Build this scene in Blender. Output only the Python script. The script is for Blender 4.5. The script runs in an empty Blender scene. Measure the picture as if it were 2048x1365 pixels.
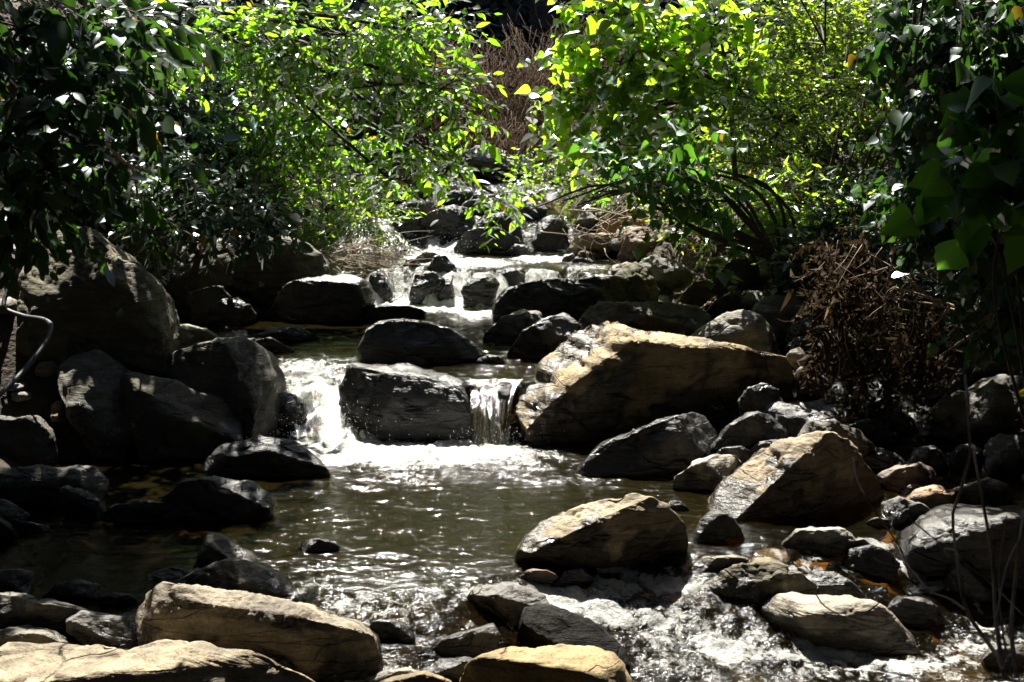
import bpy, bmesh, math, random
import numpy as np
from mathutils import Vector

# ------------------------------------------------------------------ camera, sky, sun, exposure
scene = bpy.context.scene
C = scene.collection
F, CX, CY, CAMZ = 2700.0, 1024.0, 682.5, 3.0
PITCH = math.radians(12.2)
cd = bpy.data.cameras.new("camera"); cam = bpy.data.objects.new("camera", cd); C.objects.link(cam)
cam.location = (0, 0, CAMZ); cam.rotation_euler = (math.radians(90) - PITCH, 0, 0)
cd.sensor_width = 36; cd.lens = F / 2048 * 36; cd.clip_start = 0.1; cd.clip_end = 500
cd.dof.use_dof = True; cd.dof.focus_distance = 9.5; cd.dof.aperture_fstop = 5.0
scene.camera = cam

SUN_EL, SUN_AZ = math.radians(59), math.radians(-12)      # azimuth from +Y, negative = to the left
sdir = Vector((math.sin(SUN_AZ) * math.cos(SUN_EL), math.cos(SUN_AZ) * math.cos(SUN_EL), math.sin(SUN_EL)))
w = bpy.data.worlds.new("World"); scene.world = w; w.use_nodes = True
wn = w.node_tree.nodes; wl = w.node_tree.links
sky = wn.new('ShaderNodeTexSky'); sky.sky_type = 'NISHITA'; sky.sun_disc = False
sky.sun_elevation = SUN_EL; sky.sun_rotation = SUN_AZ
wl.new(sky.outputs[0], wn['Background'].inputs[0]); wn['Background'].inputs[1].default_value = 0.075
sl = bpy.data.lights.new("sun", 'SUN'); sl.energy = 5.0; sl.angle = math.radians(0.5); sl.color = (1.0, 0.95, 0.86)
so = bpy.data.objects.new("sun", sl); C.objects.link(so); so.rotation_euler = sdir.to_track_quat('Z', 'Y').to_euler()
scene.view_settings.view_transform = 'Standard'; scene.view_settings.look = 'None'
scene.view_settings.exposure = 2.0; scene.view_settings.gamma = 1; scene.view_settings.use_curve_mapping = False
cy = scene.cycles
cy.max_bounces = 7; cy.diffuse_bounces = 2; cy.glossy_bounces = 3; cy.transmission_bounces = 4; cy.transparent_max_bounces = 8
cy.caustics_reflective = False; cy.caustics_refractive = False; cy.use_denoising = True
cy.sample_clamp_indirect = 3.0

rng = np.random.default_rng(7)
random.seed(7)

# ------------------------------------------------------------------ maths helpers
cp, sp_ = math.cos(PITCH), math.sin(PITCH)
def ray(px, py):
    r = (px - CX) / F; u = (CY - py) / F
    return np.array([r, cp + u * sp_, -sp_ + u * cp])
def atY(px, py, Y):
    d = ray(px, py); t = Y / d[1]
    return np.array([d[0] * t, Y, CAMZ + d[2] * t])
def atZ(px, py, z):
    d = ray(px, py); t = (z - CAMZ) / d[2]
    return np.array([d[0] * t, d[1] * t, z])
def smooth(a, b, x):
    t = np.clip((x - a) / (b - a), 0, 1); return t * t * (3 - 2 * t)

G12 = np.array([[1,1,0],[-1,1,0],[1,-1,0],[-1,-1,0],[1,0,1],[-1,0,1],[1,0,-1],[-1,0,-1],[0,1,1],[0,-1,1],[0,1,-1],[0,-1,-1]], float)
def perlin(p, seed=0):
    p = np.asarray(p, float); i = np.floor(p).astype(np.int64); f = p - i
    u = f * f * f * (f * (f * 6 - 15) + 10); out = np.zeros(len(p))
    for dx in (0, 1):
        wx = u[:, 0] if dx else 1 - u[:, 0]
        for dy in (0, 1):
            wy = u[:, 1] if dy else 1 - u[:, 1]
            for dz in (0, 1):
                wz = u[:, 2] if dz else 1 - u[:, 2]
                h = ((i[:, 0] + dx) * 73856093) ^ ((i[:, 1] + dy) * 19349663) ^ ((i[:, 2] + dz) * 83492791) ^ (seed * 2654435761)
                h &= 0xffffffff; h = ((h ^ (h >> 13)) * 1274126177) & 0xffffffff; h ^= h >> 16
                g = G12[h % 12]
                out += wx * wy * wz * (g[:, 0] * (f[:, 0] - dx) + g[:, 1] * (f[:, 1] - dy) + g[:, 2] * (f[:, 2] - dz))
    return out
def fbm(p, seed=0, octv=4, gain=0.5):
    a, s, f = 1.0, 0.0, 1.0
    for k in range(octv):
        s = s + a * perlin(p * f, seed + k); a *= gain; f *= 2.03
    return s

# ------------------------------------------------------------------ object helpers
def link_mesh(name, verts, loops, counts, mat, parent=None, smooth_shade=True, attrs=None):
    me = bpy.data.meshes.new(name)
    verts = np.asarray(verts, np.float32); loops = np.asarray(loops, np.int32); counts = np.asarray(counts, np.int32)
    me.vertices.add(len(verts)); me.vertices.foreach_set('co', verts.ravel())
    me.loops.add(len(loops)); me.loops.foreach_set('vertex_index', loops)
    me.polygons.add(len(counts))
    st = np.concatenate([[0], np.cumsum(counts)[:-1]]).astype(np.int32)
    me.polygons.foreach_set('loop_start', st)
    if smooth_shade: me.polygons.foreach_set('use_smooth', np.ones(len(counts), bool))
    me.update(calc_edges=True)
    for k, v in (attrs or {}).items():
        a = me.attributes.new(k, 'FLOAT', 'POINT'); a.data.foreach_set('value', np.asarray(v, np.float32))
    if mat: me.materials.append(mat)
    o = bpy.data.objects.new(name, me); C.objects.link(o)
    if parent is not None: o.parent = parent; o.matrix_parent_inverse = parent.matrix_basis.inverted()
    return o
def tag(o, label=None, cat=None, group=None, kind=None):
    if label: o['label'] = label
    if cat: o['category'] = cat
    if group: o['group'] = group
    if kind: o['kind'] = kind
    return o
def thing(name, label, cat, loc, group=None):
    o = bpy.data.objects.new(name, None); C.objects.link(o); o.location = loc; o.empty_display_size = 0.1
    return tag(o, label, cat, group)

class Tubes:
    def __init__(s): s.v = []; s.l = []; s.n = 0; s.c = []
    def add(s, pts, r0, r1, k=6):
        pts = np.asarray(pts, float); m = len(pts)
        t = np.gradient(pts, axis=0); t /= np.linalg.norm(t, axis=1)[:, None] + 1e-9
        ref = np.array([0.3, 0.9, 0.1]) if abs(t[0][1]) < 0.8 else np.array([1.0, 0.1, 0.2])
        a = np.cross(t, ref); a /= np.linalg.norm(a, axis=1)[:, None] + 1e-9; b = np.cross(t, a)
        rr = np.linspace(r0, r1, m)[:, None]
        ang = np.arange(k) * 2 * math.pi / k
        for j in range(k): pass
        ring = (pts[:, None, :] + rr[:, None] * (np.cos(ang)[None, :, None] * a[:, None] + np.sin(ang)[None, :, None] * b[:, None])).reshape(-1, 3)
        base = s.n
        for i in range(m - 1):
            for j in range(k):
                j2 = (j + 1) % k
                s.l += [base + i*k + j, base + i*k + j2, base + (i+1)*k + j2, base + (i+1)*k + j]; s.c.append(4)
        s.l += [base + (m-1)*k + j for j in range(k)]; s.c.append(k)
        s.l += [base + k-1-j for j in range(k)]; s.c.append(k)
        s.v.append(ring); s.n += m * k
    def build(s, name, mat, parent=None):
        return link_mesh(name, np.vstack(s.v), s.l, s.c, mat, parent)
def curve(pts, n=12):
    pts = np.asarray(pts, float)
    if len(pts) < 3:
        t = np.linspace(0, 1, n)[:, None]; return pts[0] * (1 - t) + pts[-1] * t
    P = np.vstack([2*pts[0]-pts[1], pts, 2*pts[-1]-pts[-2]]); out = []
    per = max(2, n // (len(pts) - 1))
    for i in range(1, len(P) - 2):
        for t in np.linspace(0, 1, per, endpoint=False):
            p0, p1, p2, p3 = P[i-1], P[i], P[i+1], P[i+2]
            out.append(0.5*((2*p1)+(-p0+p2)*t+(2*p0-5*p1+4*p2-p3)*t*t+(-p0+3*p1-3*p2+p3)*t**3))
    out.append(pts[-1]); return np.array(out)

# ------------------------------------------------------------------ materials
def newmat(name):
    m = bpy.data.materials.new(name); m.use_nodes = True
    nt = m.node_tree
    for n in list(nt.nodes): nt.nodes.remove(n)
    out = nt.nodes.new('ShaderNodeOutputMaterial')
    def N(t, **kw):
        n = nt.nodes.new('ShaderNode' + t)
        for k, v in kw.items():
            if k.startswith('i_'): n.inputs[k[2:].replace('_', ' ')].default_value = v
            elif k.startswith('n_'): n.inputs[int(k[2:])].default_value = v
            else: setattr(n, k, v)
        return n
    def L(a, b): nt.links.new(a, b)
    return m, N, L, out
def ramp(N, stops):
    r = N('ValToRGB'); e = r.color_ramp.elements
    while len(e) < len(stops): e.new(0.5)
    for k, (p, c) in enumerate(stops):
        e[k].position = p; e[k].color = c if len(c) == 4 else (*c, 1)
    return r
def mixc(N, L, fac, a, b, mode='MIX'):
    m = N('Mix', data_type='RGBA', blend_type=mode)
    for inp, v in ((m.inputs[0], fac), (m.inputs[6], a), (m.inputs[7], b)):
        if isinstance(v, (int, float)): inp.default_value = v
        elif isinstance(v, tuple): inp.default_value = (*v, 1) if len(v) == 3 else v
        else: L(v, inp)
    return m.outputs[2]
def mth(N, L, op, a, b=0.0, clamp=False):
    m = N('Math', operation=op, use_clamp=clamp)
    for k, v in enumerate((a, b)):
        if isinstance(v, (int, float)): m.inputs[k].default_value = v
        else: L(v, m.inputs[k])
    return m.outputs[0]

def rock_mat(name, c_lo, c_hi, lichen=0.3, rough=0.75, moss=0.0, wet0=0.0, spec=0.5, wr=0.27):
    m, N, L, out = newmat(name)
    tc = N('TexCoord'); oi = N('ObjectInfo')
    vm = N('VectorMath', operation='ADD'); L(tc.outputs['Object'], vm.inputs[0])
    sc = N('VectorMath', operation='SCALE'); cmb = N('CombineXYZ')
    L(oi.outputs['Random'], cmb.inputs[0]); L(oi.outputs['Random'], cmb.inputs[1]); L(cmb.outputs[0], sc.inputs[0]); sc.inputs['Scale'].default_value = 37.0
    L(sc.outputs[0], vm.inputs[1]); co = vm.outputs[0]
    n1 = N('TexNoise', i_Scale=3.2, i_Detail=9.0, i_Roughness=0.62); L(co, n1.inputs['Vector'])
    col = ramp(N, [(0.3, c_lo), (0.68, c_hi)]); L(n1.outputs[0], col.inputs[0])
    # layered banding
    mp = N('Mapping'); mp.inputs['Rotation'].default_value = (0.5, 0.35, 0.2); mp.inputs['Scale'].default_value = (2.2, 2.2, 16.0); L(co, mp.inputs[0])
    n2 = N('TexNoise', i_Scale=1.6, i_Detail=6.0, i_Roughness=0.6, i_Distortion=0.4); L(mp.outputs[0], n2.inputs['Vector'])
    band = ramp(N, [(0.35, (0.5, 0.48, 0.45)), (0.62, (1.18, 1.12, 1.0))]); L(n2.outputs[0], band.inputs[0])
    c = mixc(N, L, 0.75, col.outputs[0], band.outputs[0], 'MULTIPLY')
    # each stone its own tone
    hs = N('HueSaturation'); rv = mth(N, L, 'FRACT', mth(N, L, 'MULTIPLY', oi.outputs['Random'], 7.31)); rs = mth(N, L, 'FRACT', mth(N, L, 'MULTIPLY', oi.outputs['Random'], 3.77))
    va = mth(N, L, 'MULTIPLY_ADD', rv, 0.6); va.node.inputs[2].default_value = 0.68; L(va, hs.inputs['Value'])
    vs = mth(N, L, 'MULTIPLY_ADD', rs, 0.7); vs.node.inputs[2].default_value = 0.55; L(vs, hs.inputs['Saturation']); L(c, hs.inputs['Color']); c = hs.outputs[0]
    # dark speckle
    n3 = N('TexNoise', i_Scale=55.0, i_Detail=4.0, i_Roughness=0.7); L(co, n3.inputs['Vector'])
    spk = ramp(N, [(0.36, (0.5, 0.5, 0.5)), (0.52, (1, 1, 1))]); L(n3.outputs[0], spk.inputs[0])
    c = mixc(N, L, 0.8, c, spk.outputs[0], 'MULTIPLY')
    # cracks
    cw = N('TexNoise', i_Scale=3.0, i_Detail=4.0); L(co, cw.inputs['Vector'])
    ca = N('VectorMath', operation='MULTIPLY_ADD'); L(cw.outputs['Color'], ca.inputs[0]); ca.inputs[1].default_value = (0.45, 0.45, 0.45); L(mp.outputs[0], ca.inputs[2])
    cv = N('TexVoronoi', feature='DISTANCE_TO_EDGE', i_Scale=0.55); L(ca.outputs[0], cv.inputs['Vector'])
    crk = ramp(N, [(0.0, (0, 0, 0)), (0.014, (1, 1, 1))]); L(cv.outputs['Distance'], crk.inputs[0])
    cmk = ramp(N, [(0.45, (0, 0, 0)), (0.6, (1, 1, 1))]); L(n1.outputs[0], cmk.inputs[0])
    crf = mth(N, L, 'MAXIMUM', crk.outputs[0], cmk.outputs[0])
    c = mixc(N, L, mth(N, L, 'SUBTRACT', 1.0, crf), c, mixc(N, L, 1.0, c, (0.5, 0.48, 0.45), 'MULTIPLY'))
    # lichen patches
    v = N('TexVoronoi', i_Scale=7.0); 
    nd = N('TexNoise', i_Scale=14.0, i_Detail=3.0); L(co, nd.inputs['Vector'])
    vd = N('VectorMath', operation='MULTIPLY_ADD'); L(nd.outputs['Color'], vd.inputs[0]); vd.inputs[1].default_value = (0.12, 0.12, 0.12); L(co, vd.inputs[2]); L(vd.outputs[0], v.inputs['Vector'])
    lr = ramp(N, [(0.16, (1, 1, 1)), (0.24, (0, 0, 0))]); L(v.outputs['Distance'], lr.inputs[0])
    nl = N('TexNoise', i_Scale=2.3, i_Detail=2.0); L(co, nl.inputs['Vector'])
    lm = ramp(N, [(0.5, (0, 0, 0)), (0.6, (1, 1, 1))]); L(nl.outputs[0], lm.inputs[0])
    lf = mth(N, L, 'MULTIPLY', mth(N, L, 'MULTIPLY', lr.outputs[0], lm.outputs[0]), lichen)
    c = mixc(N, L, lf, c, (0.34, 0.33, 0.22))
    if moss > 0:
        nm = N('TexNoise', i_Scale=4.0, i_Detail=6.0, i_Roughness=0.7); L(co, nm.inputs['Vector'])
        mr = ramp(N, [(0.52, (0, 0, 0)), (0.64, (1, 1, 1))]); L(nm.outputs[0], mr.inputs[0])
        c = mixc(N, L, mth(N, L, 'MULTIPLY', mr.outputs[0], moss), c, (0.10, 0.095, 0.025))
    at = N('Attribute', attribute_name='wet')  # wetness, also carrying the darkening put into shaded stone fronts
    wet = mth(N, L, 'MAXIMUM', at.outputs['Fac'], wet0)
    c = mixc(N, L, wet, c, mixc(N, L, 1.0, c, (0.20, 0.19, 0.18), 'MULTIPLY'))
    rg = mth(N, L, 'MULTIPLY_ADD' if False else 'SUBTRACT', rough, mth(N, L, 'MULTIPLY', wet, rough - wr))
    bs = N('BsdfPrincipled'); L(c, bs.inputs['Base Color']); L(rg, bs.inputs['Roughness'])
    bs.inputs['Specular IOR Level'].default_value = spec
    b1 = N('Bump', i_Strength=0.55, i_Distance=0.03); L(n2.outputs[0], b1.inputs['Height'])
    b2 = N('Bump', i_Strength=0.6, i_Distance=0.008); L(n3.outputs[0], b2.inputs['Height']); L(b1.outputs[0], b2.inputs['Normal'])
    n5 = N('TexNoise', i_Scale=14.0, i_Detail=7.0, i_Roughness=0.65); L(co, n5.inputs['Vector'])
    b3 = N('Bump', i_Strength=0.7, i_Distance=0.025); L(n5.outputs[0], b3.inputs['Height']); L(b2.outputs[0], b3.inputs['Normal'])
    b4 = N('Bump', i_Strength=0.8, i_Distance=0.02); L(crf, b4.inputs['Height']); L(b3.outputs[0], b4.inputs['Normal'])
    L(b4.outputs[0], bs.inputs['Normal']); L(bs.outputs[0], out.inputs[0])
    return m
MR = {
    'tan':  rock_mat('tan_stone', (0.10, 0.078, 0.042), (0.34, 0.265, 0.145), 0.5, 0.8),
    'grey': rock_mat('grey_stone', (0.07, 0.066, 0.055), (0.20, 0.185, 0.15), 0.6, 0.7),
    'pale': rock_mat('pale_stone', (0.16, 0.15, 0.125), (0.34, 0.32, 0.27), 0.3, 0.7),
    'moss': rock_mat('lichen_stone', (0.045, 0.04, 0.028), (0.14, 0.125, 0.085), 0.9, 0.8, 0.6),
    'dark': rock_mat('wet_dark_stone', (0.032, 0.031, 0.029), (0.10, 0.097, 0.088), 0.15, 0.6, 0.0, 0.55),
    'black': rock_mat('black_algae_stone', (0.012, 0.012, 0.012), (0.03, 0.03, 0.03), 0.0, 0.9, 0.0, 0.0, 0.12, 0.8),
    'rust': rock_mat('rusty_stone', (0.14, 0.075, 0.025), (0.32, 0.20, 0.09), 0.3, 0.6),
}

def leaf_mat(name, d1, d2, t1, t2, old=(0.45, 0.30, 0.02), gloss=0.35, trans=0.55, fr=1.45):
    m, N, L, out = newmat(name)
    a = N('Attribute', attribute_name='tint'); oldr = ramp(N, [(0.972, (0, 0, 0)), (0.98, (1, 1, 1))]); L(a.outputs['Fac'], oldr.inputs[0])
    dc = mixc(N, L, a.outputs['Fac'], d1, d2); tcx = mixc(N, L, a.outputs['Fac'], t1, t2)
    dc = mixc(N, L, oldr.outputs[0], dc, tuple(0.5 * x for x in old)); tcx = mixc(N, L, oldr.outputs[0], tcx, old)
    di = N('BsdfDiffuse'); L(dc, di.inputs[0]); tr = N('BsdfTranslucent'); L(tcx, tr.inputs[0])
    mx = N('MixShader'); mx.inputs[0].default_value = trans; L(di.outputs[0], mx.inputs[1]); L(tr.outputs[0], mx.inputs[2])
    gl = N('BsdfGlossy'); gl.inputs['Roughness'].default_value = gloss; gl.inputs[0].default_value = (0.9, 0.95, 1, 1)
    fre = N('Fresnel', i_IOR=fr)
    m2 = N('MixShader'); L(fre.outputs[0], m2.inputs[0]); L(mx.outputs[0], m2.inputs[1]); L(gl.outputs[0], m2.inputs[2])
    L(m2.outputs[0], out.inputs[0]); return m
ML = {
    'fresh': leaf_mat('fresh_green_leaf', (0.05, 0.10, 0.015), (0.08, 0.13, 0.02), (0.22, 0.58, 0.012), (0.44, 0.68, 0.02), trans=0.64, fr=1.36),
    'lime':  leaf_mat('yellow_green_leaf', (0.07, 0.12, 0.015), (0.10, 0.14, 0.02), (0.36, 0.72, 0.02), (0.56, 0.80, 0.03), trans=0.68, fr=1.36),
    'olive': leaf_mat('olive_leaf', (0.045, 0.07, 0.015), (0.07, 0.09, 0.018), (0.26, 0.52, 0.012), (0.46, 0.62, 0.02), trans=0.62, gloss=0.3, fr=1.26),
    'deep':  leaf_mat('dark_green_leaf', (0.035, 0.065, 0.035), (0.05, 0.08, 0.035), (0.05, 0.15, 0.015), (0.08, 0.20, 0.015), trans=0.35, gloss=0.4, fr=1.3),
    'broad': leaf_mat('broad_soft_leaf', (0.06, 0.14, 0.035), (0.07, 0.15, 0.04), (0.10, 0.30, 0.02), (0.14, 0.36, 0.02), trans=0.45, gloss=0.5, fr=1.2),
    'far':   leaf_mat('distant_leaf', (0.012, 0.02, 0.014), (0.02, 0.026, 0.018), (0.01, 0.025, 0.01), (0.02, 0.03, 0.012), trans=0.2, gloss=0.7, fr=1.05),
    'dead':  leaf_mat('dead_brown_leaf', (0.035, 0.027, 0.019), (0.075, 0.058, 0.038), (0.04, 0.026, 0.012), (0.06, 0.04, 0.02), old=(0.3, 0.2, 0.1), trans=0.25, gloss=0.7, fr=1.0),
    'yellow': leaf_mat('yellow_leaf', (0.35, 0.30, 0.02), (0.4, 0.33, 0.02), (0.6, 0.55, 0.02), (0.6, 0.55, 0.02), trans=0.5),
    'orange': leaf_mat('orange_leaf', (0.4, 0.10, 0.02), (0.4, 0.12, 0.02), (0.7, 0.18, 0.02), (0.7, 0.2, 0.02), trans=0.5),
}
def bark_mat(name, c0, c1, rough=0.85):
    m, N, L, out = newmat(name)
    tc = N('TexCoord'); n = N('TexNoise', i_Scale=22.0, i_Detail=6.0, i_Roughness=0.65); L(tc.outputs['Object'], n.inputs['Vector'])
    r = ramp(N, [(0.35, c0), (0.65, c1)]); L(n.outputs[0], r.inputs[0])
    b = N('BsdfPrincipled', i_Roughness=rough); L(r.outputs[0], b.inputs['Base Color'])
    bp = N('Bump', i_Strength=0.6, i_Distance=0.01); L(n.outputs[0], bp.inputs['Height']); L(bp.outputs[0], b.inputs['Normal'])
    L(b.outputs[0], out.inputs[0]); return m
MB_ = bark_mat('bark', (0.03, 0.024, 0.017), (0.08, 0.065, 0.047))
MB_pale = bark_mat('pale_dry_wood', (0.16, 0.12, 0.08), (0.34, 0.27, 0.19))
M_dry = bark_mat('dry_stalk', (0.085, 0.056, 0.036), (0.19, 0.135, 0.092))
M_straw = bark_mat('straw', (0.28, 0.20, 0.11), (0.5, 0.39, 0.24))
M_hose = bark_mat('black_plastic', (0.014, 0.017, 0.02), (0.024, 0.028, 0.032), 0.55)

# ------------------------------------------------------------------ stream levels and terrain
def level(x, y):
    x = np.asarray(x, float); y = np.asarray(y, float)
    y0 = 6.75 + 0.28 * (x + 1.0) + 0.12 * np.sin(3 * x)
    z = -0.36 + 0.36 * smooth(y0 - 0.55, y0 + 0.5, y)
    wl_ = smooth(-0.75, -1.1, x)                                     # the left chute is longer
    a = 10.22 + 0.05 * np.sin(7 * x); b = a + 0.14 + 0.75 * wl_
    main = 0.42 * smooth(a - 0.05, b, y)
    side = 0.42 * smooth(9.35, 11.2, y)
    k = smooth(1.3, 1.8, x)
    z = z + main * (1 - k) + side * k
    y2 = 13.85 + 0.12 * np.sin(4 * x) + 0.13 * np.sin(11 * x + 1.3) + 0.06 * np.sin(23 * x)
    z = z + 0.29 * smooth(y2 - 0.2, y2 + 0.28, y)
    z = z + 0.33 * smooth(15.35, 16.3, y - 0.12 * np.sin(5 * x))
    z = z + 0.30 * smooth(17.2, 19.5, y)
    return z
EY = [3, 5, 7, 8.5, 9.6, 10.3, 11, 12, 13, 14.5, 16, 18, 20, 24]
EL = [-3, -3, -3.0, -3.6, -3.5, -2.1, -2.3, -3.1, -3.5, -3.0, -1.9, -1.4, -1.1, -1.0]
ER = [3.8, 3.8, 3.7, 3.6, 3.6, 3.6, 3.2, 1.9, 1.6, 1.2, 0.9, 0.6, 0.5, 0.4]
def terrain(x, y):
    x = np.asarray(x, float); y = np.asarray(y, float)
    xl = np.interp(y, EY, EL); xr = np.interp(y, EY, ER)
    lv = level(np.clip(x, -3.5, 3.5), y)
    P = np.stack([x, y, 0 * x], 1)
    nz = fbm(P * 0.9, 3, 3)
    nf = fbm(P * 6.0, 9, 3)
    inside = np.minimum(x - xl, xr - x)
    dep = 0.10 + 0.28 * smooth(0.0, 0.9, inside) * (1 - 0.72 * smooth(0.9, 1.7, x)) + 0.08 * nz
    dep = dep * (1 - 0.5 * smooth(7.4, 6.6, y))
    out = np.maximum(-inside, 0)
    bank = 0.06 + 0.42 * out + 0.10 * out * np.tanh(out / 3) + 0.12 * nz
    bank = np.minimum(bank, 5 + 0.1 * out)
    z = np.where(inside > 0, lv - dep, lv + np.minimum(bank, -0.1 + 1.3 * out))
    z = z + 0.025 * nf
    hill = np.maximum(y - 30, 0); z = z + 25.0 * smooth(1.0, 12.5, hill) + 0.1 * hill
    back = np.maximum(2.0 - y, 0); z = z + np.minimum(0.25 * back, 0.8)
    return z
def surf(x, y):
    return float(max(level([x], [y])[0], terrain([x], [y])[0]))
def first_hit(px, py, y0=4.5, y1=26):
    d = ray(px, py)
    ys = np.arange(y0, y1, 0.03); t = ys / d[1]; xs = d[0] * t; zs = CAMZ + d[2] * t
    s = np.maximum(level(xs, ys), terrain(xs, ys)); k = np.nonzero(zs <= s)[0]
    return float(ys[k[0]]) if len(k) else y1

def grid_mesh(xs, ys, zf):
    X, Y = np.meshgrid(xs, ys); x = X.ravel(); y = Y.ravel(); nx, ny = len(xs), len(ys)
    idx = np.arange(nx * ny).reshape(ny, nx)
    q = np.stack([idx[:-1, :-1], idx[:-1, 1:], idx[1:, 1:], idx[1:, :-1]], -1).reshape(-1, 4)
    return x, y, q

m, N, L, out = newmat('stream_bed_and_soil')
tc = N('TexCoord'); n1 = N('TexNoise', i_Scale=1.3, i_Detail=8.0, i_Roughness=0.65); L(tc.outputs['Object'], n1.inputs['Vector'])
r1 = ramp(N, [(0.34, (0.02, 0.015, 0.009)), (0.5, (0.05, 0.034, 0.017)), (0.66, (0.10, 0.065, 0.03))]); L(n1.outputs[0], r1.inputs[0])
n2 = N('TexNoise', i_Scale=24.0, i_Detail=5.0); L(tc.outputs['Object'], n2.inputs['Vector'])
v = N('TexVoronoi', i_Scale=13.0); L(tc.outputs['Object'], v.inputs['Vector'])
vr = ramp(N, [(0.1, (1.2, 1.1, 1.0)), (0.55, (0.45, 0.42, 0.4))]); L(v.outputs['Distance'], vr.inputs[0])
c = mixc(N, L, 0.7, r1.outputs[0], vr.outputs[0], 'MULTIPLY')
sa = N('Attribute', attribute_name='sand'); c = mixc(N, L, sa.outputs['Fac'], c, mixc(N, L, 0.5, (0.26, 0.13, 0.045), vr.outputs[0], 'MULTIPLY'))
b = N('BsdfPrincipled', i_Roughness=0.9); L(c, b.inputs['Base Color'])
bp = N('Bump', i_Strength=0.8, i_Distance=0.03); L(n2.outputs[0], bp.inputs['Height']); L(bp.outputs[0], b.inputs['Normal']); L(b.outputs[0], out.inputs[0])
M_soil = m
gx = np.unique(np.concatenate([np.linspace(-90, -10, 30), np.linspace(-10, 10, 240), np.linspace(10, 90, 30)]))
gy = np.unique(np.concatenate([np.linspace(-30, 3, 20), np.linspace(3, 24, 230), np.linspace(24, 110, 60)]))
x, y, q = grid_mesh(gx, gy, None)
z = terrain(x, y)
sand = smooth(0.9, 1.5, x + 0.3 * perlin(np.stack([x, y, 0 * x], 1) * 1.7, 7)) * smooth(7.2, 7.7, y) * smooth(10.2, 9.4, y) * smooth(3.9, 3.3, x)
sand = np.maximum(sand, 0.8 * smooth(-1.2, -1.5, x) * smooth(11.8, 12.2, y) * smooth(13.4, 13.0, y) * smooth(-2.6, -2.2, x))
tag(link_mesh('terrain', np.stack([x, y, z], 1), q.ravel(), np.full(len(q), 4), M_soil, attrs={'sand': sand}), kind='structure')

# ------------------------------------------------------------------ water
FOAM = []   # x, y, rx, ry, strength (places where the stream breaks white)
def foam(px, py, z, rx, ry, s):
    p = atZ(px, py, z); FOAM.append((p[0], p[1], rx, ry, s))
foam(840, 906, 0, 0.85, 0.34, 1.7); foam(690, 905, 0, 0.45, 0.3, 1.5); foam(990, 890, 0, 0.3, 0.24, 1.4); foam(640, 880, 0, 0.3, 0.3, 1.1); foam(740, 870, 0.05, 0.3, 0.2, 1.1)
foam(620, 780, 0.25, 0.3, 0.5, 0.85); foam(610, 735, 0.4, 0.3, 0.35, 0.7); foam(650, 820, 0.12, 0.22, 0.3, 1.0); foam(820, 955, 0, .5, .2, .5); foam(1010, 940, 0, .4, .2, .5); foam(1150, 960, 0, .5, .15, .4); foam(680, 720, 0.42, 0.3, 0.15, 0.5)
foam(880, 612, 0.42, 0.7, 0.4, 1.5); foam(960, 630, 0.42, 0.35, 0.3, 1.2); foam(780, 602, 0.45, 0.4, 0.3, 1.4); foam(800, 570, 0.58, 0.25, 0.3, 1.5); foam(910, 585, 0.52, 0.2, 0.35, 1.5); foam(1010, 585, 0.55, 0.2, 0.35, 1.3); foam(1075, 545, 0.72, 0.45, 0.25, .9)
foam(930, 522, 0.74, 0.6, 0.35, 1.3); foam(1090, 512, 0.75, 0.35, 0.3, 1.3); foam(860, 490, 0.85, 0.35, 0.5, 1.5); foam(815, 475, 1.0, 0.2, 0.4, 1.5); foam(1055, 465, 1.0, 0.15, 0.4, 1.5); foam(1180, 535, 0.72, 0.4, 0.25, .7)
foam(1280, 1200, -0.15, 0.35, 0.25, 0.45); foam(1180, 1180, -0.1, 0.25, 0.2, 0.35); foam(1380, 1290, -0.3, 0.5, 0.2, 0.5); foam(1640, 1345, -0.36, 0.5, 0.12, 0.5); foam(1330, 1340, -0.36, 0.3, 0.12, 0.5); foam(1620, 1290, -0.33, 0.25, 0.12, 0.6)
foam(1230, 1175, -0.08, .3, .12, .75); foam(1330, 1230, -0.2, .3, .14, .8); foam(1450, 1300, -0.3, .3, .14, .8); foam(1330, 1290, -0.3, .22, .1, .7); foam(1780, 1330, -0.36, .5, .12, .8); foam(1720, 1180, -0.1, .3, .12, .5); foam(1600, 1125, -0.03, .25, .1, .5); foam(1930, 1230, -0.2, .3, .12, .5)
foam(1930, 1295, -0.33, 0.5, 0.1, 0.6); foam(800, 1335, -0.36, 0.3, 0.2, 0.5); foam(1000, 1300, -0.3, 0.2, 0.15, 0.5); foam(1400, 975, 0, 0.2, 0.12, 0.5); foam(1700, 1170, -0.1, 0.3, 0.15, 0.35)
foam(1860, 900, 0.12, 0.2, 0.2, 0.4); foam(1690, 800, 0.28, 0.3, 0.2, 0.35)
gx = np.arange(-4.0, 4.0, 0.017); gy = np.concatenate([np.arange(4.6, 11.5, 0.017), np.arange(11.5, 20.5, 0.03)])
x, y, q = grid_mesh(gx, gy, None)
lv = level(x, y); tz = terrain(x, y)
fo = np.zeros(len(x))
wpx = x + 0.16 * fbm(np.stack([x, y, 0 * x], 1) * 2.6, 91, 3); wpy = y + 0.16 * fbm(np.stack([x, y, 0 * x], 1) * 2.6, 95, 3)
for (fx, fy, rx, ry, s) in FOAM:
    d2 = ((wpx - fx) / rx) ** 2 + ((wpy - fy) / ry) ** 2
    fo = np.maximum(fo, s * np.exp(-d2 * 1.1))
gyx = (level(x, y + 0.05) - lv) / 0.05
riff = np.clip(np.abs(gyx) * 2.5, 0, 1)
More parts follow.
